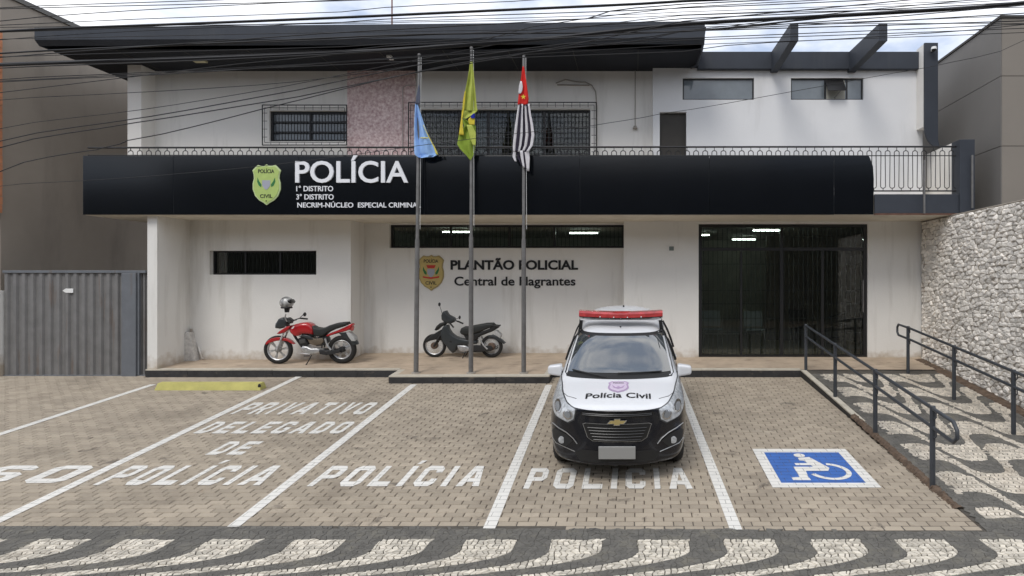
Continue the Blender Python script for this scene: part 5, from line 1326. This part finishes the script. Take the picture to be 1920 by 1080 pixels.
# lower bumper, fog recesses, plate
for s in (-1, 1):
    decal('fog_recess', gridfill([(s*x, z) for x, z in ((.52, .50), (.60, .56), (.76, .60), (.80, .55), (.78, .44), (.62, .40))], .04), M['black'], .005)
    b, cast = drape('', None, None, .010); P = [cast(s*x, z) for x, z in ((.47, .47), (.52, .53), (.60, .585), (.70, .62), (.785, .645))]; b.tube([p for p in P if p], .006, 5); b.build('chrome_trim', M['alu'], CAR, smooth=True)
    c = cast(s*.66, .48); MB().lathe(c, [(0, -.012), (.04, -.01), (.045, .01)], 'Y', 16).build('fog_lamp', M['reflector'], CAR, smooth=True)
    b, cast = drape('', None, None, .006); P = [cast(s*x, z) for x, z in ((.50, .37), (.62, .40), (.74, .42), (.79, .46))]; b.tube([p for p in P if p], .005, 5); b.build('bumper_crease', M['alu'], CAR, smooth=True)
decal('bumper_intake', gridfill([(-.50, .36), (-.42, .41), (.42, .41), (.50, .36), (.44, .27), (-.44, .27)], .05), M['black'], .005)
b, cast = drape('', None, None, .02); c = cast(0, .37); MB().bbox(-.215, .215, c.y-.02, c.y+.01, .325, .475, .006).build('number_plate', mat('blurred_grey_plate', (.30, .30, .29), .6, coord='obj'), CAR)
# hood lettering and crest, laid on the hood
def hood_text(s, x0, x1, y0, y1, m, off, bold=.02, cap=.69):
    vs, fs = text_mb(s, bold); mnx = min(v[0] for v in vs); mxx = max(v[0] for v in vs)
    V = [(x0+(v[0]-mnx)*(x1-x0)/(mxx-mnx), y0+v[1]*(y1-y0)/cap) for v in vs]; return refine(V, fs, .018)
decal('hood_lettering', hood_text('Polícia Civil', -.39, .40, .265, .41, 0, 0), M['letter_black'], .004, 'top')
so2 = shield_pts()
lil = mat('badge_lilac', (.42, .30, .46), .5, coord='obj'); lil2 = mat('badge_lilac_pale', (.60, .50, .62), .5, coord='obj')
cr_ = decal('hood_crest', gridfill([(x*.145, .62+y*.20) for x, y in so2], .06), lil, .004, 'top')
decal('crest_face', gridfill([(x*.12, .62+y*.17) for x, y in so2], .06), lil2, .007, 'top', parent=cr_)
decal('crest_laurel', gridfill([(-.08, .66), (-.03, .58), (0, .62), (.03, .58), (.08, .66), (.06, .57), (0, .53), (-.06, .57)], .06), lil, .010, 'top', parent=cr_)
decal('crest_lettering', hood_text('POLÍCIA', -.07, .07, .72, .755, 0, 0, .02), M['letter_black'], .010, 'top', parent=cr_)
# hood cut line
b, cast = drape('', None, None, .002, 'top')
for s in (-1, 1):
    P = [cast(s*x, y) for x, y in ((.50, .30), (.62, .42), (.70, .60), (.735, .80), (.75, 1.0))]; b.tube([p for p in P if p], .004, 4)
b.build('hood_shut_line', M['black'], CAR)
# mirrors
for s in (-1, 1):
    b = MB(); b.tube([(s*.76, 1.36, 1.00), (s*.82, 1.36, 1.02)], [.035, .028], 10); q = b.build('mirror_arm', M['black'], CAR, smooth=True)
    bm = bmesh.new(); bmesh.ops.create_cube(bm, size=1)
    for v in bm.verts:
        tx = (v.co.x*s+.5); v.co = (s*(.795+.095+v.co.x*s*.19), 1.36+v.co.y*.16*(1-.25*tx), 1.06+v.co.z*(.165-.05*tx))
    bmesh.ops.bevel(bm, geom=bm.edges[:], offset=.035, segments=4, affect='EDGES', profile=.6)
    b = MB(); b.bm(bm); b.build('mirror_shell', M['carwhite'], CAR, smooth=True)
# roof rack, light bar
for s in (-1, 1):
    b, cast = drape('', None, None, .03, 'top'); P = [cast(s*.60, y) for y in (1.95, 2.1, 2.6, 3.1, 3.6, 3.75)]
    P = [p for p in P if p]; P[0].z -= .03; P[-1].z -= .03; b.tube(P, .014, 6); b.build('roof_rail', M['black'], CAR, smooth=True)
for ya in (2.08,):
    b = MB().quadbar((-.60, ya, 1.655), (.60, ya, 1.655), .05, .022); b.build('light_bar_foot', M['carwhite'], CAR)
    for s in (-1, 1): MB().quadbar((s*.60, ya, 1.50), (s*.585, ya, 1.66), .05, .03).build('rack_bracket', M['black'], CAR)
lbm = mat('red_light_bar_lens', (.42, .04, .04), .18, coat=.5, coord='obj', var=.3, vscale=9)
b = MB(); Z0, Z1 = 1.70, 1.775; nb_ = 16; V = []
for i in range(nb_+1):
    u = -1+2*i/nb_; x = u*.62; yc_ = 2.02+.16*abs(u)**1.6; hw_ = .13-.02*abs(u); tz = .018*(1-abs(u))
    z0_, z1_ = Z0+.0, Z1+.0
    V += [(x, yc_-hw_, z0_), (x, yc_-hw_*.9, (z0_+z1_)/2+.012), (x, yc_-hw_*.55, z1_), (x, yc_+hw_*.55, z1_), (x, yc_+hw_*.9, (z0_+z1_)/2), (x, yc_+hw_, z0_)]
Fc = [(0, 1, 2, 3, 4, 5), tuple(nb_*6+k for k in (5, 4, 3, 2, 1, 0))]
for i in range(nb_):
    for k in range(6): Fc.append((i*6+k, (i+1)*6+k, (i+1)*6+(k+1) % 6, i*6+(k+1) % 6))
b.add(V, Fc); b.build('light_bar', lbm, CAR, smooth=30)
b = MB()
for x in (-.30, -.1, .1, .30): b.bbox(x-.008, x+.008, 1.885+.16*(abs(x)/.62)**1.6, 1.905+.16*(abs(x)/.62)**1.6, 1.70, 1.715, .002)
b.build('light_bar_clip', M['white'], CAR)
b = MB()
for i in range(8):
    u0, u1 = -1+2*i/8, -1+2*(i+1)/8; f_ = lambda u: (u*.58, 2.02+.16*abs(u)**1.6, 1.69)
    b.quadbar(f_(u0), f_(u1), .2, .02)
b.build('light_bar_base', M['black'], CAR)
MB().lathe((0.02, 3.3, 1.66), [(0, .05), (.012, .05), (.02, 0)], 'Z', 8).build('aerial', M['black'], CAR)
MB().ell((0, 1.88, 1.572), .014, .014, .012, 8, 6).build('washer_nozzle', M['black'], CAR)
# wheels and dark floor
for ya in (.80, 3.42):
    for s in (-1, 1):
        t = MB().torus((s*.735, ya, .31), .225, .085, 'X', 36, 12, sx=1.1).build('wheel', M['rubber'], CAR, smooth=True)
        b = MB(); b.lathe((s*.735, ya, .31), [(.205, s*.08), (.19, s*.06), (.17, s*.02), (.05, s*.05), (0, s*.055)], 'X', 30); b.build('rim', M['alu'], t, smooth=True)
MB().bbox(-.60, .60, .45, 4.0, .20, .30, .02).build('underbody', M['black'], CAR)

# ================================================================== MOTORCYCLES
def proj_red(x, z): return ((x-680)/598, (962-z)/598)
def proj_sc(x, z): return ((x-630)/607.7, (867-z)/607.7)
def bike(root, pj, items):
    for it in items:
        name, m, kind = it[0], it[1], it[2]
        b = MB()
        if kind == 'pill': b.pill([pj(*p) for p in it[3]], it[4], it[5] if len(it) > 5 else .012, it[6] if len(it) > 6 else 0)
        elif kind == 'tube':
            for y in it[5] if len(it) > 5 else (0,): b.tube([(pj(*p)[0], y, pj(*p)[1]) for p in it[3]], it[4], 8)
        b.build(name, m, root, smooth=True)
def wheel(root, pj, cx, cz, r, tw, rimm, spokes, hubr, name='wheel', rot=0, disc=None):
    c = pj(cx, cz); X, Z_ = c[0], r
    t = MB().torus((X, 0, Z_), r-tw, tw, 'Y', 40, 12, sx=.95).build(name, M['rubber'], root, smooth=True)
    MB().torus((X, 0, Z_), r-tw*1.9, tw*.42, 'Y', 40, 8, sx=1.6).build('rim', rimm, t, smooth=True)
    b = MB()
    for k in range(spokes):
        a = 2*math.pi*k/spokes+.2
        if spokes > 8:
            for y in (-.03, .03): b.tube([(X+hubr*math.cos(a+.3), y, Z_+hubr*math.sin(a+.3)), (X+(r-tw*1.9)*math.cos(a), 0, Z_+(r-tw*1.9)*math.sin(a))], .0022, 4, cap=False)
        else:
            for da in (-.10, .10): b.quadbar((X+hubr*math.cos(a), 0, Z_+hubr*math.sin(a)), (X+(r-tw*1.9)*math.cos(a+da), 0, Z_+(r-tw*1.9)*math.sin(a+da)), .022, .014, up=(0, 1, 0))
    b.build('spoke', rimm, t)
    MB().lathe((X, 0, Z_), [(0, -.06), (hubr*.8, -.058), (hubr, -.04), (hubr, .04), (hubr*.8, .058), (0, .06)], 'Y', 24).build('hub', disc or M['alu'], t, smooth=True)
RED = mat('red_motorcycle_paint', (.40, .012, .016), .25, coat=.6, coord='obj', var=.15, vscale=6)
SEAT = mat('black_vinyl_seat', (.018, .02, .019), .6, coord='obj', bump=.2)
GREY = mat('grey_scooter_plastic', (.034, .039, .042), .35, coord='obj', var=.1, vscale=8)
DK = mat('dark_engine_metal', (.03, .03, .031), .5, coord='obj', metal=.3)
PLT = mat('grey_plate', (.42, .42, .41), .55, coord='obj')
SILV = mat('silver_engine_case', (.50, .50, .50), .35, metal=.6, coord='obj', var=.25, vscale=20)
BRZ = mat('brown_side_cover', (.13, .10, .07), .5, coord='obj', var=.2, vscale=8)
YRd = 13.28; XR_ = wx(480+680/6.75, YRd)
MR = thing('motorcycle', 'red motorcycle on its side stand before the left white wall', 'motorcycle', (XR_, YRd, terz(YRd))); org[MR] = Vector((0, 0, 0)); MR.rotation_euler = (R(3), 0, R(2))
wheel(MR, proj_red, 298, 0, .30, .045, SILV, 6, .055)
wheel(MR, proj_red, 1088, 0, .30, .055, SILV, 6, .065, disc=DK)
bike(MR, proj_red, [
 ('front_fork', SILV, 'tube', [(425, 480), (298, 785)], .02, (-.075, .075)),
 ('front_fender', RED, 'pill', [(150, 705), (175, 668), (225, 638), (290, 622), (360, 622), (425, 640), (470, 672), (500, 712), (468, 700), (430, 676), (370, 664), (290, 668), (215, 690), (165, 716)], .06, .02),
 ('headlight_fairing', GREY, 'pill', [(285, 505), (295, 450), (330, 390), (370, 372), (410, 385), (428, 430), (425, 490), (345, 515)], .10, .04),
 ('headlight', M['reflector'], 'pill', [(280, 490), (290, 445), (305, 430), (318, 500), (300, 510)], .07, .01),
 ('front_cowl', RED, 'pill', [(308, 575), (345, 540), (400, 505), (450, 478), (485, 470), (462, 515), (410, 560), (350, 578)], .11, .02),
 ('fuel_tank', RED, 'pill', [(470, 545), (485, 495), (530, 458), (600, 440), (680, 436), (725, 455), (755, 495), (765, 545), (750, 585), (690, 580), (630, 575), (570, 605), (530, 605), (495, 580)], .135, .06),
 ('tank_badge', M['white'], 'pill', [(505, 505), (530, 478), (545, 482), (520, 512)], .137, .002),
 ('seat', SEAT, 'pill', [(745, 480), (780, 500), (840, 510), (900, 500), (960, 470), (1040, 445), (1120, 438), (1170, 435), (1178, 462), (1110, 495), (1000, 530), (930, 562), (880, 605), (810, 612), (765, 580)], .115, .035),
 ('tail_cowl', RED, 'pill', [(905, 600), (960, 570), (1050, 535), (1130, 500), (1225, 450), (1238, 468), (1205, 520), (1150, 548), (1070, 562), (985, 595), (925, 614)], .085, .02),
 ('grab_rail', DK, 'tube', [(1020, 470), (1090, 445), (1165, 440), (1175, 470)], .011, (-.10, .10)),
 ('tail_light', mat('pink_tail_lens', (.55, .10, .09), .2, coord='obj'), 'pill', [(1190, 535), (1222, 480), (1238, 500), (1225, 545)], .05, .012),
 ('side_cover', BRZ, 'pill', [(640, 590), (700, 598), (770, 640), (870, 628), (885, 670), (850, 715), (770, 725), (710, 705), (680, 650)], .09, .02),
 ('tank_shroud', GREY, 'pill', [(575, 608), (640, 582), (720, 600), (760, 645), (700, 650), (640, 622)], .105, .02),
 ('battery_box', DK, 'pill', [(800, 620), (920, 610), (925, 690), (870, 730), (780, 735)], .07, .02),
 ('engine_cylinder', DK, 'pill', [(560, 640), (600, 615), (655, 630), (685, 715), (640, 735), (590, 725)], .07, .015),
 ('cylinder_fins', mat('engine_fin_grey', (.09, .09, .088), .5, metal=.4, coord='obj'), 'pill', [(575, 655), (650, 640), (662, 690), (590, 705)], .085, .004),
 ('crankcase', SILV, 'pill', [(595, 760), (620, 730), (680, 735), (720, 760), (800, 758), (850, 785), (820, 825), (740, 840), (660, 835), (620, 810)], .10, .03),
 ('frame_tube', DK, 'tube', [(455, 520), (520, 640), (595, 755), (640, 835)], .016, (-.02, .02)),
 ('frame_tube', DK, 'tube', [(470, 560), (700, 600), (900, 610), (1150, 540)], .013, (-.05, .05)),
 ('frame_tube', DK, 'tube', [(880, 620), (850, 760)], .014, (-.06, .06)),
 ('swing_arm', DK, 'tube', [(830, 785), (960, 790), (1088, 785)], .018, (-.085, .085)),
 ('chain_guard', DK, 'pill', [(830, 790), (920, 800), (1080, 770), (1090, 785), (1080, 815), (920, 845), (840, 830)], .008, .003, -.11),
 ('shock_absorber', SILV, 'tube', [(905, 635), (930, 720), (975, 780)], .02, (-.10, .10)),
 ('rear_fender', GREY, 'pill', [(1060, 575), (1150, 560), (1200, 575), (1245, 625), (1285, 690), (1290, 718), (1225, 730), (1180, 690), (1150, 640), (1090, 600)], .05, .015),
 ('number_plate', PLT, 'pill', [(1160, 560), (1195, 560), (1258, 620), (1270, 672), (1225, 668), (1190, 620)], .085, .003),
 ('exhaust', SILV, 'tube', [(600, 790), (660, 850), (860, 835), (1000, 800), (1180, 745)], [.02, .02, .024, .042, .045], (.13,)),
 ('handlebar', DK, 'tube', [(430, 455), (470, 420), (530, 405)], .013, (0,)),
 ('instrument', DK, 'pill', [(385, 385), (440, 375), (490, 410), (470, 450), (420, 440)], .07, .02),
 ('side_stand', DK, 'tube', [(740, 840), (700, 915), (655, 985)], .011, (-.12,)),
 ('foot_peg', DK, 'tube', [(650, 850), (720, 848)], .012, (-.14, .14)),
 ('gear_lever', SILV, 'tube', [(600, 815), (660, 825), (720, 830)], .008, (-.12,)),
])
for s in (-1, 1):
    a = proj_red(470, 420); b = MB(); b.tube([(a[0], 0, a[1]), (a[0]+.05, s*.22, a[1]+.03), (a[0]+.14, s*.36, a[1]-.0)], .012, 8); b.build('handlebar', DK, MR, smooth=True)
    b = MB(); b.tube([(a[0]+.07, s*.25, a[1]+.03), (a[0]+.15, s*.37, a[1]-.0)], .017, 8); b.build('grip', M['black'], MR, smooth=True)
    if s > 0:
        b = MB(); b.tube([(a[0]+.05, .22, a[1]+.03), (a[0]+.13, .27, a[1]+.12)], .007, 6); b.build('mirror_stalk', DK, MR)
        b = MB(); b.ell((a[0]+.145, .27, a[1]+.11), .02, .065, .045, 12, 8); b.build('mirror', DK, MR, smooth=True)
a = proj_red(450, 385); c = proj_red(462, 300)
MB().tube([(a[0]+.04, -.20, a[1]-.05), (a[0], -.20, a[1]+.03), (c[0], -.20, c[1]-.03)], .013, 8).build('mirror_stalk', M['alu'], MR, smooth=True)
# helmet hung on the left mirror
hc = proj_red(455, 190); 
HM = thing('helmet', 'black and white helmet hung on the left mirror of the red motorcycle', 'helmet', (XR_+hc[0], YRd-.20, terz(YRd)+hc[1])); hp = Vector(HM.location); org[HM] = hp
hw_m = mat('helmet_pattern', (.04, .04, .045), .25, coat=.5, coord='obj', col2=(.62, .62, .60), vscale=7, detail=1)
b = MB(); b.ell(hp, .135, .125, .130, 24, 16); b.v = [(x, y, max(z, hp.z-.105)) for x, y, z in b.v]; b.build('shell', hw_m, HM, smooth=True)
b = MB(); b.pill([(hp.x+.01, hp.z+.06), (hp.x+.11, hp.z+.075), (hp.x+.145, hp.z+.03), (hp.x+.13, hp.z-.01), (hp.x+.03, hp.z+.0)], .10, .03, hp.y); b.build('visor', M['gloss'], HM, smooth=True)
b = MB(); b.torus(hp+Vector((0, 0, -.10)), .095, .018, 'Z', 24, 8); b.build('neck_roll', M['black'], HM, smooth=True)
b = MB(); b.pill([(hp.x-.03, hp.z-.20), (hp.x+.04, hp.z-.20), (hp.x+.06, hp.z-.11), (hp.x-.04, hp.z-.11)], .03, .01, hp.y); b.build('chin_strap', M['black'], HM, smooth=True)
# scooter
YSc = 13.92; XSc = wx(780+630/7.2, YSc)
MS = thing('scooter', 'grey and black step through scooter behind the middle flagpole', 'motorcycle', (XSc, YSc, terz(YSc))); org[MS] = Vector((0, 0, 0)); MS.rotation_euler = (R(3), 0, R(-2))
HUB = mat('rusty_hub', (.14, .095, .07), .55, metal=.3, coord='obj', var=.3, vscale=20)
wheel(MS, proj_sc, 252, 0, .262, .036, SILV, 20, .075, disc=HUB)
wheel(MS, proj_sc, 1025, 0, .250, .042, SILV, 20, .085, disc=HUB)
bike(MS, proj_sc, [
 ('leg_shield', GREY, 'pill', [(372, 470), (400, 432), (445, 425), (455, 480), (490, 535), (545, 580), (610, 605), (700, 620), (840, 636), (835, 678), (720, 690), (610, 690), (572, 700), (555, 760), (512, 802), (470, 770), (425, 705), (372, 650), (352, 560)], .10, .03),
 ('vent', M['black'], 'pill', [(468, 640), (490, 628), (515, 645), (500, 662), (475, 655)], .103, .003),
 ('front_fender', M['black'], 'pill', [(135, 655), (160, 618), (225, 565), (290, 525), (350, 490), (372, 520), (372, 640), (330, 632), (270, 625), (205, 640), (155, 662)], .06, .02),
 ('front_fork', M['black'], 'tube', [(395, 480), (300, 640), (252, 715)], .022, (-.06, .06)),
 ('front_cowl', M['black'], 'pill', [(272, 492), (300, 440), (345, 400), (400, 385), (430, 395), (400, 430), (345, 455), (295, 500)], .11, .02),
 ('headlight_cowl', GREY, 'pill', [(365, 352), (362, 290), (385, 245), (420, 235), (455, 290), (530, 330), (545, 365), (520, 395), (470, 412), (400, 392)], .09, .035),
 ('headlight', M['reflector'], 'pill', [(360, 345), (358, 295), (375, 268), (385, 340)], .06, .01),
 ('seat', SEAT, 'pill', [(615, 515), (630, 470), (665, 450), (720, 450), (780, 435), (860, 420), (960, 402), (1050, 400), (1075, 425), (1040, 455), (960, 485), (880, 520), (800, 545), (720, 560), (665, 560), (630, 545)], .12, .035),
 ('tail_body', M['black'], 'pill', [(665, 562), (780, 548), (880, 522), (1000, 478), (1060, 432), (1135, 432), (1125, 462), (1060, 505), (960, 545), (870, 580), (830, 630), (700, 632)], .095, .02),
 ('grab_rail', M['black'], 'tube', [(960, 440), (1060, 432), (1138, 440)], .012, (-.10, .10)),
 ('number_plate', PLT, 'pill', [(1075, 505), (1105, 500), (1160, 560), (1150, 600), (1090, 560)], .08, .003),
 ('rear_fender', GREY, 'pill', [(985, 580), (1040, 556), (1100, 580), (1165, 620), (1215, 668), (1195, 682), (1120, 635), (1050, 595), (1000, 600)], .055, .012),
 ('crankcase', SILV, 'pill', [(572, 692), (690, 700), (735, 725), (740, 765), (680, 795), (610, 780), (575, 735)], .09, .03),
 ('chain_case', DK, 'pill', [(740, 700), (840, 690), (940, 700), (1030, 700), (1060, 735), (1030, 770), (900, 780), (780, 775)], .02, .008, -.09),
 ('shock_absorber', SILV, 'tube', [(870, 590), (930, 690), (985, 745)], .019, (-.10, .10)),
 ('exhaust', DK, 'tube', [(600, 790), (700, 800), (900, 780), (1120, 730)], [.018, .02, .035, .04], (.12,)),
 ('centre_stand', DK, 'tube', [(690, 780), (640, 880)], .011, (-.10, .10)),
 ('foot_peg', DK, 'tube', [(650, 790), (720, 790)], .012, (-.14, .14)),
])
a = proj_sc(470, 395)
for s in (-1, 1):
    b = MB(); b.tube([(a[0]-.02, s*.05, a[1]), (a[0]+.05, s*.2, a[1]+.02), (a[0]+.17, s*.33, a[1]-.06)], .012, 8); b.build('handlebar', DK, MS, smooth=True)
    b = MB(); b.tube([(a[0]+.08, s*.24, a[1]+.0), (a[0]+.18, s*.34, a[1]-.065)], .017, 8); b.build('grip', M['black'], MS, smooth=True)
    if s < 0: p1, p2 = proj_sc(410, 240), proj_sc(380, 140)
    else: p1, p2 = proj_sc(470, 330), proj_sc(550, 345)
    b = MB(); b.tube([(p1[0], s*.2, p1[1]-.08), (p2[0], s*.25, p2[1])], .006, 6); b.build('mirror_stalk', DK, MS)
    b = MB(); b.ell((p2[0], s*.25, p2[1]+.0), .02, .06, .042, 12, 8); b.build('mirror', DK, MS, smooth=True)
